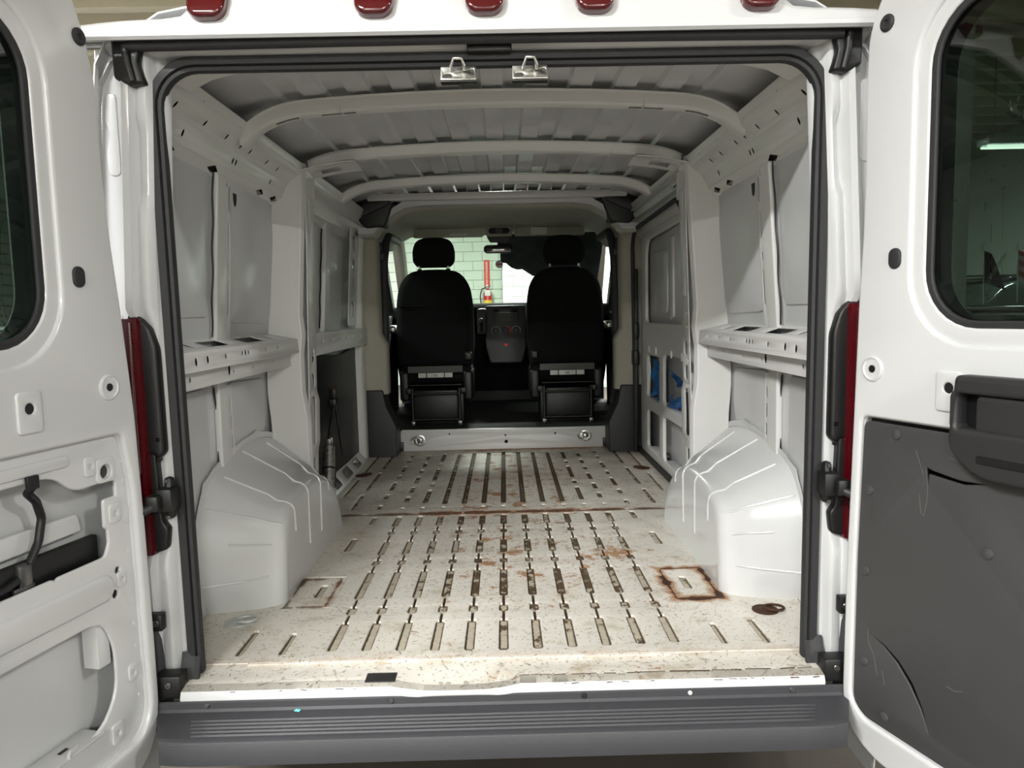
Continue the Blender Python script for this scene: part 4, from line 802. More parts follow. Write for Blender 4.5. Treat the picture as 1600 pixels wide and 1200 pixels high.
obj('shelf_slot', box_me(0.17, 0.195, -0.0440, -0.0425, -0.052, -0.042, 0.0005, 1, atl(0)), 'blackp', dl)
for c in (0.19, 0.31): obj('shelf_tab', tube_me([tuple(atl(0) @ Vector(p)) for p in ((c-0.03, -0.042, -0.03), (c, -0.040, -0.022), (c+0.012, -0.046, -0.014))], 0.005, res=2, smooth=True), 'paint', dl)
obj('wiring_loom', tube_me([tuple(atl(0) @ Vector(p)) for p in ((0.238, 0.592, -0.012), (0.235, 0.575, -0.03), (0.205, 0.55, -0.04), (0.192, 0.51, -0.042), (0.205, 0.46, -0.042), (0.235, 0.42, -0.04), (0.25, 0.40, -0.04), (0.30, 0.385, -0.04), (0.40, 0.385, -0.045))], 0.009, res=3, smooth=True), 'blackp', dl)
obj('loom_clip', box_me(0.222, 0.252, 0.585, 0.615, -0.018, -0.008, 0.003, 2, atl(0)), 'blackp', dl)
obj('wiring_plug', join([box_me(0.238, 0.270, 0.375, 0.425, -0.050, -0.028, 0.006, 2, atl(0)), box_me(0.232, 0.285, 0.355, 0.38, -0.046, -0.03, 0.005, 2, atl(0))]), 'steel', dl)
obj('inner_stiffener', box_me(0.035, 0.075, 0.10, 0.225, -0.075, -0.030, 0.004, 2, atl(0)), 'paint', dl)
# right door: torn charcoal board, clips and the grab handle
def rp(px): return px
cut1 = rpoly([(0.1445, 0.566), (0.160, 0.561), (0.230, 0.552), (0.292, 0.556), (0.240, 0.545), (0.160, 0.551), (0.1515, 0.552), (0.150, 0.525), (0.1465, 0.545)], 0.002, 2)
cut2 = rpoly([(0.000, 0.105), (0.035, 0.095), (0.080, 0.068), (0.118, 0.030), (0.150, -0.015), (0.172, -0.060), (0.155, -0.012), (0.125, 0.038), (0.084, 0.076), (0.037, 0.099)], 0.003, 2)
board = rpoly([(-0.038, 0.652), (-0.050, 0.30), (-0.054, -0.09, 0.04), (-0.018, -0.118, 0.05), (0.69, -0.128), (0.71, 0.0), (0.71, 0.655)], 0.02)
tp = obj('trim_panel', panel_me(board, [cut1, cut2], 0.006, atr(-0.004), 0.002, 2), 'trim', d_r); tp['label'] = 'charcoal trim board with two curved tears'
obj('backing_panel', panel_me(recr, [], 0.006, atr(-0.03), 0.001), 'blackp', d_r)
for c, h in ((0.060, 0.630), (-0.018, 0.478), (-0.024, 0.268), (-0.022, 0.028), (0.045, -0.088), (0.30, 0.41)):
    obj('trim_clip', lathe_me([(0.013, 0), (0.012, 0.003), (0.006, 0.005), (0.001, 0.0055)], 16, toward(tuple(atr(-0.004) @ Vector((c, h, 0))), nr)), 'trim', d_r)
ho = rpoly([(0.240, 0.788, 0.012), (0.233, 0.72, 0.0), (0.226, 0.625, 0.03), (0.300, 0.572, 0.05), (0.56, 0.572, 0.05), (0.60, 0.62, 0.03), (0.60, 0.788, 0.02)], 0.01)
hh = obj('grab_handle', panel_me(ho, [rrect(0.247, 0.57, 0.676, 0.748, 0.010)], 0.045, atr(0.040), 0.012, 3), 'blackp2', d_r); hh['label'] = 'black plastic grab handle housing'
obj('handle_floor', panel_me(rrect(0.242, 0.58, 0.666, 0.756, 0.01), [], 0.006, atr(0.003), 0.001), 'blackp', d_r)
obj('handle_lever', panel_me(rrect(0.284, 0.56, 0.665, 0.747, 0.012), [], 0.022, atr(0.030), 0.008, 3), 'blackp2', d_r)
obj('handle_lip', panel_me(rrect(0.30, 0.58, 0.608, 0.624, 0.004), [], 0.008, atr(0.044), 0.003, 2), 'blackp', d_r)

rnd = random.Random(5)
for q in ([(0.115, 0.60), (0.128, 0.57), (0.138, 0.545)], [(0.150, 0.525), (0.149, 0.49), (0.142, 0.452), (0.133, 0.458), (0.128, 0.50)], [(0.20, 0.60), (0.23, 0.592), (0.27, 0.588)], [(-0.012, 0.12), (-0.008, 0.085), (0.008, 0.06), (0.022, 0.01)], [(0.215, 0.075), (0.235, 0.072), (0.255, 0.082)], [(0.035, 0.03), (0.045, -0.005)]):
    obj('scratch', tube_me([tuple(atr(-0.0042) @ Vector((a, b, 0))) for a, b in q], 0.0009, res=1), 'greytag', d_r)

rnd = random.Random(11); x = -0.80
while x < 0.78:
    L_ = rnd.uniform(0.02, 0.16); xe = min(0.79, x+L_)
    tube('edge_scuff', [(x, -0.2452, -0.0665), ((x+xe)/2, -0.2455, -0.0668+rnd.uniform(-0.001, 0.001)), (xe, -0.2452, -0.0665)], rnd.uniform(0.0004, 0.0009), 'greytag', bm_, res=1)
    x = xe+rnd.uniform(0.004, 0.05)
x = 0.04
while x < 0.80:
    xe = x+rnd.uniform(0.02, 0.12)
    tube('lip_scuff', [(x, -0.0695+rnd.uniform(-0.002, 0.002), -0.0052), (xe, -0.0695+rnd.uniform(-0.002, 0.002), -0.0052)], rnd.uniform(0.001, 0.002), 'dirt', sill, res=1)
    x = xe+rnd.uniform(0.0, 0.03)
for i in range(26):
    x = rnd.uniform(-0.8, 0.8); 
    if -0.29 < x < 0.05: continue
    tube('lip_scuff', [(x, -0.100+rnd.uniform(-0.004, 0.004), -0.0135), (x+rnd.uniform(0.004, 0.03), -0.101+rnd.uniform(-0.003, 0.003), -0.0140)], rnd.uniform(0.0005, 0.0012), 'dirt', sill, res=1)

for sx in (-1, 1):
    obj('corner_gusset', grid_me([[(sx*0.812, 0.035, 1.545), (sx*0.806, 0.13, 1.548), (sx*0.80, 0.14, 1.565)], [(sx*0.745, 0.035, 1.568), (sx*0.742, 0.115, 1.572), (sx*0.74, 0.125, 1.59)], [(sx*0.66, 0.035, 1.584), (sx*0.66, 0.105, 1.588), (sx*0.66, 0.115, 1.605)]], 0.003), 'inner', VAN)
# ------------------------------------------------------------------ right sliding door
s = 1
SD = frame((0.905, 0, 0), (0, 1, 0), (0, 0, 1), (-1, 0, 0))
sd = panel('sliding_door', rpoly([(1.47, 0.04), (2.86, 0.04), (2.86, 1.36), (2.80, 1.43), (1.60, 1.45), (1.50, 1.38)], 0.05),
    [rrect(2.30, 2.66, 0.40, 0.665, 0.035), rrect(1.62, 2.20, 0.40, 0.690, 0.05), rrect(2.30, 2.66, 0.09, 0.325, 0.035), rrect(1.62, 2.20, 0.09, 0.34, 0.04), rpoly([(1.58, 0.86), (2.70, 0.86), (2.70, 1.30), (2.64, 1.36), (1.60, 1.38)], 0.05)], 0.02, SD, 'inner', VAN, 0.006, 3)
sd['label'] = 'closed sliding side door with four open cavities in its lower half'
panel('door_skin', [(1.46, 0.0), (2.90, 0.0), (2.90, 1.46), (1.46, 1.46)], [], 0.006, frame((0.972, 0, 0), (0, 1, 0), (0, 0, 1), (-1, 0, 0)), 'skin', sd)
panel('upper_skin', rrect(1.57, 2.71, 0.85, 1.385, 0.05), [], 0.006, frame((0.935, 0, 0), (0, 1, 0), (0, 0, 1), (-1, 0, 0)), 'skin', sd)
panel('door_post', rpoly([(2.04, 0.90), (2.13, 0.88), (2.11, 1.33), (2.05, 1.33)], 0.01), [], 0.02, frame((0.925, 0, 0), (0, 1, 0), (0, 0, 1), (-1, 0, 0)), 'inner', sd, 0.008, 2)
panel('pressed_field', rrect(2.2, 2.62, 0.92, 1.27, 0.05), [], 0.01, frame((0.929, 0, 0), (0, 1, 0), (0, 0, 1), (-1, 0, 0)), 'skin', sd, 0.004, 2)
for z in (0.085, 0.395):
    for y0, y1 in ((1.64, 2.18), (2.32, 2.64)):
        obj('cavity_ledge', box_me(0.91, 0.965, y0, y1, z-0.006, z+0.006, 0.003), 'inner', sd)
for y in (1.75, 1.98, 2.38, 2.58): obj('stiff_rib', tube_me([(0.903, y, 0.68), (0.903, y, 0.72)], 0.005, res=2), 'inner', sd)
# black seal round the sliding door opening
pth = [(1.49, 0.02), (1.485, 0.70), (1.50, 1.30), (1.53, 1.40), (1.62, 1.455), (2.75, 1.44), (2.86, 1.36), (2.88, 1.25), (2.88, 0.02)]
obj('side_door_seal', tube_me([(0.872+0.02*(z < 1.0)*0-0.03*max(0, z-0.9), y, z) for y, z in [(q[0], q[1]) for q in rpoly(pth, 0.06)]][0:0] or [(0.874-0.045*max(0, z-0.9), y, z) for y, z in [pth[0], pth[1]] + [(q[0], q[1]) for q in rpoly(pth, 0.07)[8:-8]] + [pth[-2], pth[-1]]], 0.013, res=3), 'rubber', VAN)
obj('seal_block', box_me(0.842, 0.862, 1.37, 1.455, 0.36, 0.56, 0.006), 'blackp', VAN)
obj('belt_strap', join([box_me(0.868, 0.888, 2.86, 2.91, 0.1, 1.2, 0.004), box_me(0.855, 0.89, 2.83, 2.94, 0.58, 0.68, 0.01), box_me(0.86, 0.892, 2.85, 2.93, 0.75, 0.86, 0.01)]), 'blackp', VAN)
obj('side_step_kerb', box_me(0.895, 0.94, 1.46, 2.95, -0.02, 0.045, 0.004), 'blackp2', VAN)
# galvanised slide rail on the right cant rail
sr = panel('slide_rail', [(1.50, 0.0), (2.74, 0.0), (2.74, 0.034), (1.50, 0.034)], [rrect(y, y+0.018, 0.008, 0.028, 0.003) for y in (1.62, 1.80, 2.15, 2.60)] + [circ(y, 0.018, 0.004, 8) for y in (1.68, 1.90, 2.3, 2.45)], 0.005, frame((0.832, 0, 1.492), (0, 1, 0), (-0.35, 0, 0.937), (-0.937, 0, -0.35)), 'galv', VAN, 0.001)
obj('rail_top', box_me(0.805, 0.84, 1.45, 2.72, 1.535, 1.542, 0.002), 'galv', sr); obj('rail_slot', box_me(0.826, 0.834, 1.50, 1.60, 1.50, 1.528, 0.003), 'blackp', sr)
def film(o, w_, h_, seed, label):
    rnd = random.Random(seed); ph = [rnd.uniform(0, 6) for _ in range(4)]
    rows = [[(o[0]+0.012*math.sin(i*1.3+ph[0]+j*0.9)+0.008*math.sin(j*2.1+ph[1]), o[1]+w_*j/10, o[2]+h_*i/8+0.02*math.sin(j*0.8+ph[2])) for j in range(11)] for i in range(9)]
    return tag(grid('plastic_film', rows, 'blue', None, 0.002), label, 'plastic film', 'blue film stuffed in the sliding door')
film((0.938, 1.66, 0.41), 0.50, 0.06, 1, 'wrinkled blue plastic film along the bottom of the wide upper door cavity')
film((0.938, 1.66, 0.55), 0.50, 0.035, 2, 'narrow blue plastic strip across the middle of the wide upper door cavity')
film((0.938, 2.34, 0.41), 0.28, 0.22, 3, 'crumpled blue plastic film filling the narrow upper door cavity')
# ------------------------------------------------------------------ cab: pillars, headliner, windshield, dashboard
for sx in (-1, 1):
    nm = 'left' if sx < 0 else 'right'
    bp = obj('cab_pillar', grid_me([[(sx*x, y, z) for x, y in [(0.965, 2.93), (0.90+0.0*z, 2.94), (0.812-0.045*(z < 0.8), 2.955), (0.797-0.045*(z < 0.8), 2.975), (0.797-0.045*(z < 0.8), 3.08), (0.80, 3.13), (0.965, 3.15)]] for z in (0.42, 0.6, 0.75, 0.82, 0.9, 1.2, 1.42, 1.47)], 0.004), 'beige', VAN, 50); bp['label'] = 'beige trimmed cab pillar on the '+nm
    obj('pillar_foot', panel_me(rpoly([(0.925, 0.0), (0.705, 0.0), (0.700, 0.20), (0.765, 0.34), (0.785, 0.45), (0.925, 0.45)], 0.012), [], 0.20, frame((0, 2.925, 0), (sx, 0, 0), (0, 0, 1), (0, -1, 0)), 0.008, 2), 'blackp2', bp)
    # cab door: trim with a window opening
    cd = panel('cab_door', rpoly([(3.15, -0.05), (4.65, -0.05), (4.75, 0.9), (4.20, 1.50), (3.15, 1.50)], 0.06), [rpoly([(3.22, 0.93), (4.58, 0.93), (4.12, 1.43), (3.22, 1.43)], 0.07)], 0.05, frame((sx*0.93, 0, 0), (0, 1, 0), (0, 0, 1), (-sx, 0, 0)), 'blackp2', VAN, 0.012, 2)
    cd['label'] = nm+' cab door with its side window'
    panel('side_window', rpoly([(3.20, 0.91), (4.60, 0.91), (4.13, 1.45), (3.20, 1.45)], 0.07), [], 0.004, frame((sx*0.955, 0, 0), (0, 1, 0), (0, 0, 1), (-sx, 0, 0)), 'clearglass', cd)
    panel('door_outer', rpoly([(3.13, -0.35), (4.9, -0.35), (4.95, 0.9), (4.25, 1.55), (3.13, 1.55)], 0.06), [rpoly([(3.22, 0.93), (4.58, 0.93), (4.12, 1.43), (3.22, 1.43)], 0.07)], 0.02, frame((sx*0.985, 0, 0), (0, 1, 0), (0, 0, 1), (-sx, 0, 0)), 'paint', cd)
    tube('door_seal_strip', [(sx*0.80, 3.18, 0.45), (sx*0.79, 3.18, 0.9), (sx*0.785, 3.19, 1.30), (sx*0.775, 3.24, 1.43), (sx*0.77, 3.36, 1.49), (sx*0.79, 4.0, 1.51)], 0.028, 'rubber', cd, smooth=True)
    obj('pull_handle', box_me(min(sx*0.80, sx*0.88), max(sx*0.80, sx*0.88), 3.75, 4.05, 0.80, 0.86, 0.02, 3), 'zinc', cd)
    # seat belt with its upper anchor
    sb = tube('seat_belt', [(sx*0.80, 3.17, 1.335), (sx*0.80, 3.175, 1.0), (sx*0.81, 3.18, 0.2)], 0.008, 'blackp', VAN); obj('belt_anchor', join([box_me(sx*0.80-0.025, sx*0.80+0.025, 3.14, 3.18, 1.31, 1.37, 0.01), box_me(sx*0.80-0.012, sx*0.80+0.012, 3.15, 3.17, 1.34, 1.43, 0.006)]), 'blackp', sb)
    # A pillar
    ap = obj('windshield_pillar', grid_me([[(sx*(x-0.07*t), 4.35+0.95*(1-t)+dy, 0.95+0.62*t) for x, dy in ((0.97, 0.0), (0.88, -0.05), (0.865, 0.02), (0.90, 0.09))] for t in [i/6 for i in range(7)]], 0.006), 'beige', VAN, 50)
    # folded black duct pieces in the upper corners
    dk = obj('corner_duct', panel_me(rpoly([(0.865, 1.60), (0.84, 1.655), (0.60, 1.66), (0.602, 1.632), (0.63, 1.615), (0.655, 1.54), (0.685, 1.475), (0.80, 1.465), (0.835, 1.50), (0.862, 1.55)], 0.012), [], 0.16, frame((0, 2.64, 0), (sx, 0, 0), (0, 0, 1), (0, -1, 0)), 0.014, 2), 'blackp', VAN); dk['label'] = 'black moulded piece in the upper %s cab corner' % nm
    obj('duct_fold', panel_me(rpoly([(0.85, 1.57), (0.80, 1.61), (0.63, 1.645), (0.66, 1.60), (0.80, 1.54), (0.845, 1.53)], 0.01), [], 0.04, frame((0, 2.615, 0), (sx, 0, 0), (0, 0, 1), (0, -1, 0)), 0.010, 2), 'blackp2', dk)
    # sun visors
    vs = panel('sun_visor', rrect(0.125, 0.70, 1.525, 1.60, 0.02), [], 0.025, frame((0, 4.02, 0.045), (sx, 0, 0), (0, 0.12, 0.993), (0, -0.993, 0.12)), 'liner' if sx < 0 else 'beige', VAN, 0.008, 2); vs['label'] = nm+' sun visor folded up'
    if sx > 0: obj('visor_label', panel_me(rrect(0.26, 0.39, 1.533, 1.592, 0.004), [], 0.002, frame((0, 4.018, 0.045), (1, 0, 0), (0, 0.12, 0.993), (0, -0.993, 0.12)) @ Matrix.Translation((0, 0, 0.002)), 0.0004), 'white_tag', vs)
    else: obj('visor_mirror', panel_me(rrect(0.26, 0.40, 1.535, 1.555, 0.004), [], 0.002, frame((0, 4.018, 0.045), (-1, 0, 0), (0, 0.12, 0.993), (0, -0.993, 0.12)) @ Matrix.Translation((0, 0, 0.002)), 0.0004), 'white_tag', vs)
# headliner: arched rear lip, then shell to the windshield
def liner_sec(y, z0, zc):
    xs = [-0.86, -0.78, -0.70, -0.62, -0.5, -0.3, 0, 0.3, 0.5, 0.62, 0.70, 0.78, 0.86]
    a, b = (0.50, 0.76) if y < 2.9 else (0.70, 0.88)
    xs = [f*b for f in (-1.12, -1.0, -0.97, -0.92, -0.85, -0.75, -0.6, -0.3, 0, 0.3, 0.6, 0.75, 0.85, 0.92, 0.97, 1.0, 1.12)]
    return [(x, y, zc-(zc-z0)*min(1, max(0, (abs(x)-a)/(b-a)))**1.8) for x in xs]
hl = grid('headliner', [liner_sec(2.70, 1.44, 1.602), liner_sec(2.72, 1.43, 1.596), liner_sec(2.80, 1.43, 1.594), liner_sec(3.2, 1.45, 1.625), liner_sec(3.8, 1.46, 1.645), liner_sec(4.15, 1.46, 1.655), liner_sec(4.32, 1.48, 1.625), liner_sec(4.40, 1.50, 1.60)], 'liner', VAN, 0.01, angle=60); hl['label'] = 'grey beige cab headliner'
obj('liner_edge', grid_me([liner_sec(2.66, 1.47, 1.64), liner_sec(2.66, 1.44, 1.604), liner_sec(2.71, 1.43, 1.598)], 0.006), 'skin', hl)
obj('roof_crossmember', box_me(-0.78, 0.78, 2.60, 2.68, 1.622, 1.665, 0.008), 'inner', VAN)
oc = panel('overhead_console', rpoly([(-0.10, 0.0), (0.10, 0.0), (0.115, 0.085), (-0.115, 0.085)], 0.015), [], 0.05, frame((0.0, 4.16, 1.560), (1, 0, 0), (0, 0.3, 0.954), (0, -0.954, 0.3)), 'beige', VAN, 0.012, 2)
obj('console_lamp', panel_me(rrect(-0.085, 0.085, 0.018, 0.068, 0.022), [], 0.008, frame((0.0, 4.155, 1.560), (1, 0, 0), (0, 0.3, 0.954), (0, -0.954, 0.3)), 0.003, 2), 'blackp2', oc)
obj('lamp_lens', panel_me(rrect(-0.028, 0.028, 0.022, 0.064, 0.008), [], 0.006, frame((0.0, 4.148, 1.560), (1, 0, 0), (0, 0.3, 0.954), (0, -0.954, 0.3)), 0.002, 2), 'greytag', oc)
obj('console_skirt', panel_me(rpoly([(-0.105, 0.0), (0.105, 0.0), (0.075, -0.055), (-0.075, -0.055)], 0.01), [], 0.04, frame((0.0, 4.18, 1.565), (1, 0, 0), (0, 0, 1), (0, -1, 0)), 0.006, 2), 'blackp', oc)
mr = obj('rear_view_mirror', panel_me(rrect(-0.128, 0.112, 1.425, 1.492, 0.03), [], 0.04, frame((0.0, 4.20, 0), (1, 0, 0), (0, 0, 1), (0, -1, 0)), 0.010, 3), 'blackp', VAN); mr['label'] = 'rear view mirror on a black stalk'
obj('mirror_glass', panel_me(rrect(-0.118, 0.102, 1.433, 1.484, 0.024), [], 0.003, frame((0.0, 4.198, 0), (1, 0, 0), (0, 0, 1), (0, -1, 0)), 0.0008), 'mirrorglass', mr)
tube('mirror_stalk', [(0, 4.23, 1.46), (0, 4.24, 1.52), (0, 4.23, 1.57)], 0.016, 'blackp', mr)
ws_ = grid('windshield', [[(x*(0.90-0.05*t), 5.25-0.88*t+0.10*abs(x)**2*-1.0, 0.96+0.64*t) for x in [-1+2*i/12 for i in range(13)]] for t in [j/6 for j in range(7)]], 'clearglass', VAN, 0.0, angle=60)
# crumpled black sheet against the top right of the windshield
rows = []
for j in range(11):
    t = j/10; r = []
    for i in range(19):
        f = i/18; x = 0.005+0.86*f; zb = 1.375-0.16*min(1, f*1.9)-0.0*f+0.012*math.sin(i*1.9)
        if f > 0.55: zb = 1.22+0.02*math.sin(i*1.3)
        z = 1.585*(1-t)+zb*t; y = 4.37+(1.60-z)*1.375-0.05+0.010*math.sin(i*1.7+j*1.1)+0.008*math.sin(i*0.7-j*2.0)-0.1*(x*x)
        r.append((x, y-0.03, z))
    rows.append(r)
tag(grid('sun_sheet', rows, 'tarp', None, 0.003, angle=60), 'crumpled black sheet covering the upper right of the windshield', 'sheet')
# hanging ornament under the mirror
orn = thing('hanging_ornament', (-0.008, 4.20, 1.30), 'small round white and blue ornament dangling from the rear view mirror', 'ornament')
tube('string', [(-0.008, 4.20, 1.425), (-0.008, 4.20, 1.365)], 0.0015, 'blackp', orn, res=1)
OM = frame((-0.004, 4.20, 1.335), (1, 0, 0), (0, 0, 1), (0, -1, 0))
obj('rim', panel_me(circ(0, 0, 0.031, 24), [circ(0, 0, 0.026, 24)], 0.003, OM, 0.001), 'bluedial', orn)
obj('disc', panel_me(circ(0, 0, 0.027, 24), [], 0.002, OM @ Matrix.Translation((0, 0, -0.0005)), 0.0003), 'white_tag', orn)
obj('band', panel_me(rrect(-0.022, 0.022, -0.006, 0.006, 0.002), [], 0.002, OM @ Matrix.Translation((0, 0, 0.001)), 0.0003), 'signred', orn)
obj('tail', panel_me([(0.012, -0.024), (0.024, -0.018), (0.028, -0.045)], [], 0.002, OM, 0.0003), 'white_tag', orn)
# cab floor, firewall and dashboard
obj('cab_floor', box_me(-0.93, 0.93, 3.135, 5.0, -0.02, 0.125, 0.004), 'carpet', VAN)
obj('firewall', box_me(-0.95, 0.95, 5.0, 5.1, -0.3, 0.98, 0.01), 'blackp', VAN)
dash = obj('dashboard', grid_me([[(x, y-(0.05*math.cos(x*3.2) if abs(x) < 0.5 else 0), z+0.025-(0.02 if abs(x) > 0.5 else 0)) for y, z in [(4.95, 0.2), (4.72, 0.42), (4.58, 0.62), (4.50, 0.80), (4.48, 0.92), (4.53, 0.985), (4.62, 1.0), (4.85, 0.995), (5.15, 0.985)]] for x in [-0.93+1.86*i/28 for i in range(29)]], 0.01), 'dash', VAN, 50); dash['label'] = 'dark grey dashboard between the seats'
DM = frame((0.04, 4.24, 0), (1, 0, 0), (0, 0.12, 0.993), (0, -0.993, 0.12))
obj('console_stack', panel_me(rpoly([(-0.135, 0.52), (0.135, 0.52), (0.17, 0.66), (0.175, 1.01), (-0.175, 1.01), (-0.17, 0.66)], 0.03), [], 0.16, DM, 0.015, 3), 'blackp2', dash)
obj('radio', panel_me(rrect(-0.11, 0.11, 0.87, 0.985, 0.01), [], 0.012, DM @ Matrix.Translation((0, 0, 0.008)), 0.004, 2), 'blackp', dash)
obj('radio_display', panel_me(rrect(-0.095, 0.095, 0.945, 0.975, 0.004), [], 0.004, DM @ Matrix.Translation((0, 0, 0.011)), 0.001), 'carglass', dash)
for i in range(4):
    for j in range(3): obj('radio_button', panel_me(rrect(0.03+i*0.018, 0.042+i*0.018, 0.885+j*0.018, 0.895+j*0.018, 0.002), [], 0.004, DM @ Matrix.Translation((0, 0, 0.011)), 0.001), 'greytag', dash)
for i, x in enumerate((-0.085, 0.0, 0.085)):
    kn = obj('heater_knob', lathe_me([(0.034, 0), (0.032, 0.012), (0.020, 0.014), (0.018, 0.03), (0.004, 0.031)], 20, DM @ Matrix.Translation((x, 0.795, 0.0))), 'blackp', dash)
    ring = [DM @ Vector((x+0.036*math.cos(a), 0.795+0.036*math.sin(a), 0.002)) for a in [math.radians(-40+i2*26) for i2 in range(11)]]
    if i == 1:
        obj('dial_mark', tube_me([tuple(p) for p in ring[:6]], 0.0025, res=1), 'reddial', dash); obj('dial_mark', tube_me([tuple(p) for p in ring[5:]], 0.0025, res=1), 'bluedial', dash)
    else: obj('dial_mark', tube_me([tuple(p) for p in ring], 0.003, res=1), 'white_tag', dash)
obj('hazard_button', panel_me(rrect(-0.014, 0.014, 0.668, 0.685, 0.003), [], 0.006, DM @ Matrix.Translation((0, 0, 0.004)), 0.001), 'reddial', dash)
obj('gear_selector', join([box_me(-0.20, -0.12, 4.30, 4.42, 0.76, 0.98, 0.02, 2), tube_me([(-0.165, 4.30, 0.80), (-0.165, 4.24, 0.86)], 0.014)]), 'blackp2', dash)
obj('gear_knob', box_me(-0.185, -0.145, 4.215, 4.255, 0.845, 0.90, 0.016, 3), 'darksteel', dash)
# front end of the van outside the glass
obj('bonnet', grid_me([[(x, 5.2+0.75*t, 0.95-0.45*t**2-0.06*abs(x)**3) for x in [-0.97+1.94*i/12 for i in range(13)]] for t in [j/6 for j in range(7)]], 0.01), 'paint', VAN, 50)
obj('front_bumper', box_me(-1.0, 1.0, 5.5, 5.98, -0.36, 0.30, 0.06, 3), 'bumper', VAN)
for sx in (-1, 1):
    for y in (0.90, 4.75):
        wh = obj('wheel', lathe_me([(0.16, -0.1), (0.33, -0.11), (0.35, -0.085), (0.35, 0.085), (0.33, 0.11), (0.20, 0.10), (0.17, 0.05)], 28, Matrix.Translation((sx*0.86, y, GZ+0.35)) @ Matrix.Rotation(math.pi/2, 4, 'Y')), 'rubber', VAN)
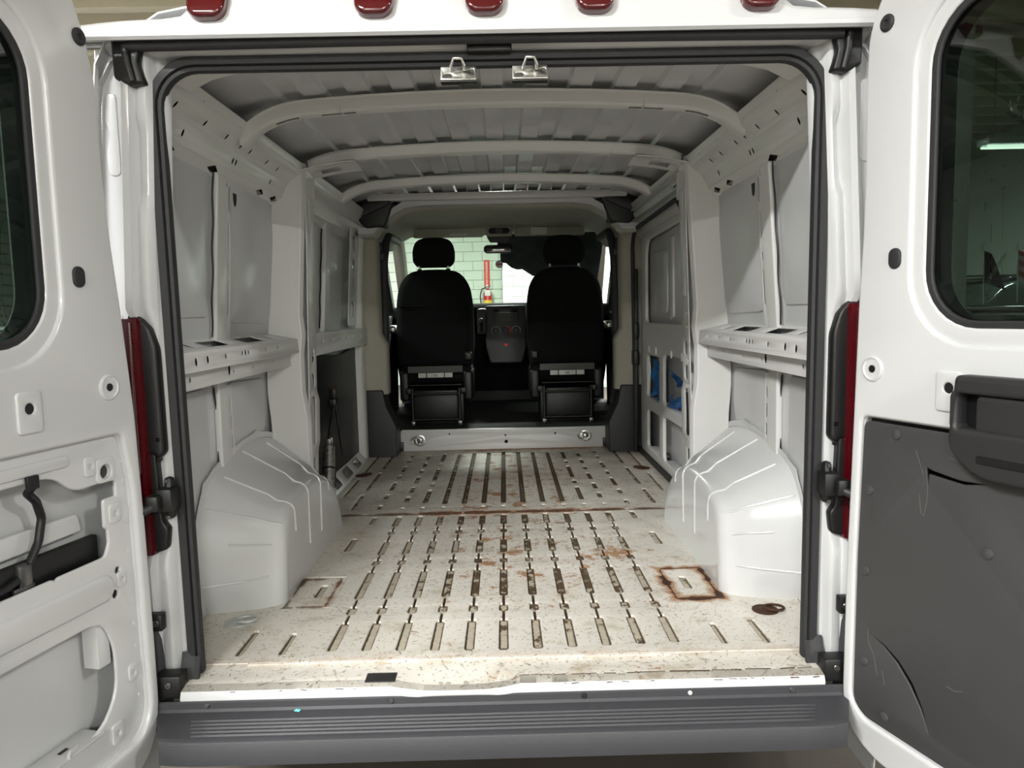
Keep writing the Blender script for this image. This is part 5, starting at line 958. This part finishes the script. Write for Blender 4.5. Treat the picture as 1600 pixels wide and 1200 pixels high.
# ------------------------------------------------------------------ seats
def seat(xc, label):
    y = 3.50; t = thing('cab_seat', (xc, y+0.1, 0.125), label, 'seat', 'cab seats')
    tl = frame((xc, y, 0), (1, 0, 0), (0, 0.06, 0.998), (0, -0.998, 0.06))
    bo = rpoly([(-0.272, 0.55), (0.272, 0.55), (0.288, 0.72), (0.284, 1.02), (0.262, 1.16, 0.07), (0.19, 1.255, 0.09), (0.08, 1.275), (-0.08, 1.275), (-0.19, 1.255, 0.09), (-0.262, 1.16, 0.07), (-0.284, 1.02), (-0.288, 0.72)], 0.05, 6)
    obj('backrest', panel_me(bo, [], 0.16, tl, 0.055, 5), 'fabric', t)
    tube('backrest_seam', [tuple(tl @ Vector((x, 1.00+0.008*(x/0.28)**2, 0.002))) for x in [-0.265+0.053*i for i in range(11)]], 0.004, 'fabric', t, res=2)
    he = rpoly([(-0.12, 1.292), (0.12, 1.292), (0.155, 1.33, 0.05), (0.158, 1.42), (0.13, 1.49, 0.06), (0.06, 1.512), (-0.06, 1.512), (-0.13, 1.49, 0.06), (-0.158, 1.42), (-0.155, 1.33, 0.05)], 0.05, 6)
    obj('headrest', panel_me(he, [], 0.12, tl @ Matrix.Translation((0, 0, -0.02)), 0.045, 5), 'fabric', t)
    for sx in (-1, 1):
        tube('headrest_post', [tuple(tl @ Vector((sx*0.105, 1.24, -0.05))), tuple(tl @ Vector((sx*0.105, 1.34, -0.05)))], 0.0075, 'zinc', t)
        obj('post_guide', lathe_me([(0.018, 0), (0.018, 0.008), (0.012, 0.014)], 14, tl @ Matrix.Translation((sx*0.105, 1.268, -0.06)) @ Matrix.Rotation(-math.pi/2, 4, 'X')), 'blackp', t)
        tube('base_post', [(xc+sx*0.172, y-0.02, 0.13), (xc+sx*0.172, y-0.02, 0.40)], 0.012, 'darksteel', t)
        obj('post_foot', box_me(xc+sx*0.172-0.016, xc+sx*0.172+0.016, y-0.04, y, 0.125, 0.16, 0.004), 'steel', t)
        obj('side_cover', box_me(xc+sx*0.235-0.035, xc+sx*0.235+0.035, y+0.03, y+0.46, 0.30, 0.52, 0.02, 3), 'blackp', t)
        obj('slide_rail', box_me(xc+sx*0.20-0.02, xc+sx*0.20+0.02, y-0.02, y+0.5, 0.36, 0.40, 0.005), 'blackp', t)
    obj('recline_lever', box_me(xc+0.24*(-1 if xc > 0 else 1)-0.02, xc+0.24*(-1 if xc > 0 else 1)+0.03, y-0.01, y+0.06, 0.60, 0.66, 0.012, 3), 'darksteel', t)
    obj('cushion', box_me(xc-0.26, xc+0.26, y+0.06, y+0.52, 0.42, 0.58, 0.06, 4), 'fabric', t)
    obj('seat_base', box_me(xc-0.20, xc+0.20, y+0.04, y+0.42, 0.125, 0.38, 0.01), 'blackp', t)
    for z in (0.36, 0.17): tube('base_bar', [(xc-0.17, y-0.02, z), (xc+0.17, y-0.02, z)], 0.009, 'darksteel', t)
    obj('fabric_tab', panel_me(rrect(-0.20, 0.20, 0.515, 0.562, 0.004), [], 0.004, frame((xc, y-0.012, 0), (1, 0, 0), (0, 0, 1), (0, -1, 0)), 0.001), 'greytag', t)
    for k, (a, b) in enumerate(((-0.125, -0.068), (-0.062, 0.062), (0.068, 0.125))):
        obj('white_label', panel_me(rrect(a, b, 0.478, 0.512, 0.002), [], 0.003, frame((xc, y-0.010, 0), (1, 0, 0), (0, 0, 1), (0, -1, 0)), 0.0008), 'white_tag', t)
    obj('label_mark', text_me('m', 0.04, frame((xc, y-0.0135, 0.495), (1, 0, 0), (0, 0, 1), (0, -1, 0)), 0.0003), 'greytag', t)
    tube('pan_wire', [(xc-0.19, y-0.03, 0.425), (xc+0.19, y-0.03, 0.425)], 0.006, 'darksteel', t)
seat(-0.487, 'black fabric driver seat on the left, seen from behind')
seat(0.479, 'black fabric passenger seat on the right, seen from behind')
# ------------------------------------------------------------------ jack and wheel tools stowed behind the left pillar
jk = thing('stowed_jack', (-0.885, 1.86, 0.03), 'silver and black vehicle jack with folded crank standing against the lower left wall', 'jack')
A = Vector((-0.868, 1.70, 0.10)); B = Vector((-0.880, 1.80, 0.28))
obj('jack_cylinder', tube_me([tuple(A), tuple(B)], 0.030, res=6), 'zinc', jk)
obj('jack_ram', tube_me([tuple(A+Vector((0.01, 0.06, -0.01))), tuple(B+Vector((0.008, 0.06, -0.06)))], 0.014, res=4), 'steel', jk)
obj('jack_band', tube_me([tuple(A.lerp(B, 0.42)), tuple(A.lerp(B, 0.47))], 0.032, res=6), 'blackp', jk)
for fy in (1.785, 1.825): obj('jack_fork', box_me(-0.900, -0.866, fy, fy+0.015, 0.275, 0.325, 0.004), 'steel', jk)
obj('crank_rod', tube_me([(-0.885, 1.82, 0.31), (-0.905, 2.05, 0.47)], 0.009), 'steel', jk)
obj('crank_rod', tube_me([(-0.880, 2.12, 0.18), (-0.905, 2.09, 0.48)], 0.008), 'darksteel', jk)
obj('jack_head', join([box_me(-0.925, -0.885, 2.02, 2.12, 0.46, 0.50, 0.008), box_me(-0.918, -0.892, 2.05, 2.09, 0.50, 0.55, 0.006)]), 'darksteel', jk)
obj('head_cap', box_me(-0.917, -0.893, 2.052, 2.088, 0.535, 0.56, 0.004), 'rustring', jk)
obj('jack_foot', box_me(-0.91, -0.85, 1.66, 1.78, 0.085, 0.105, 0.005), 'darksteel', jk)
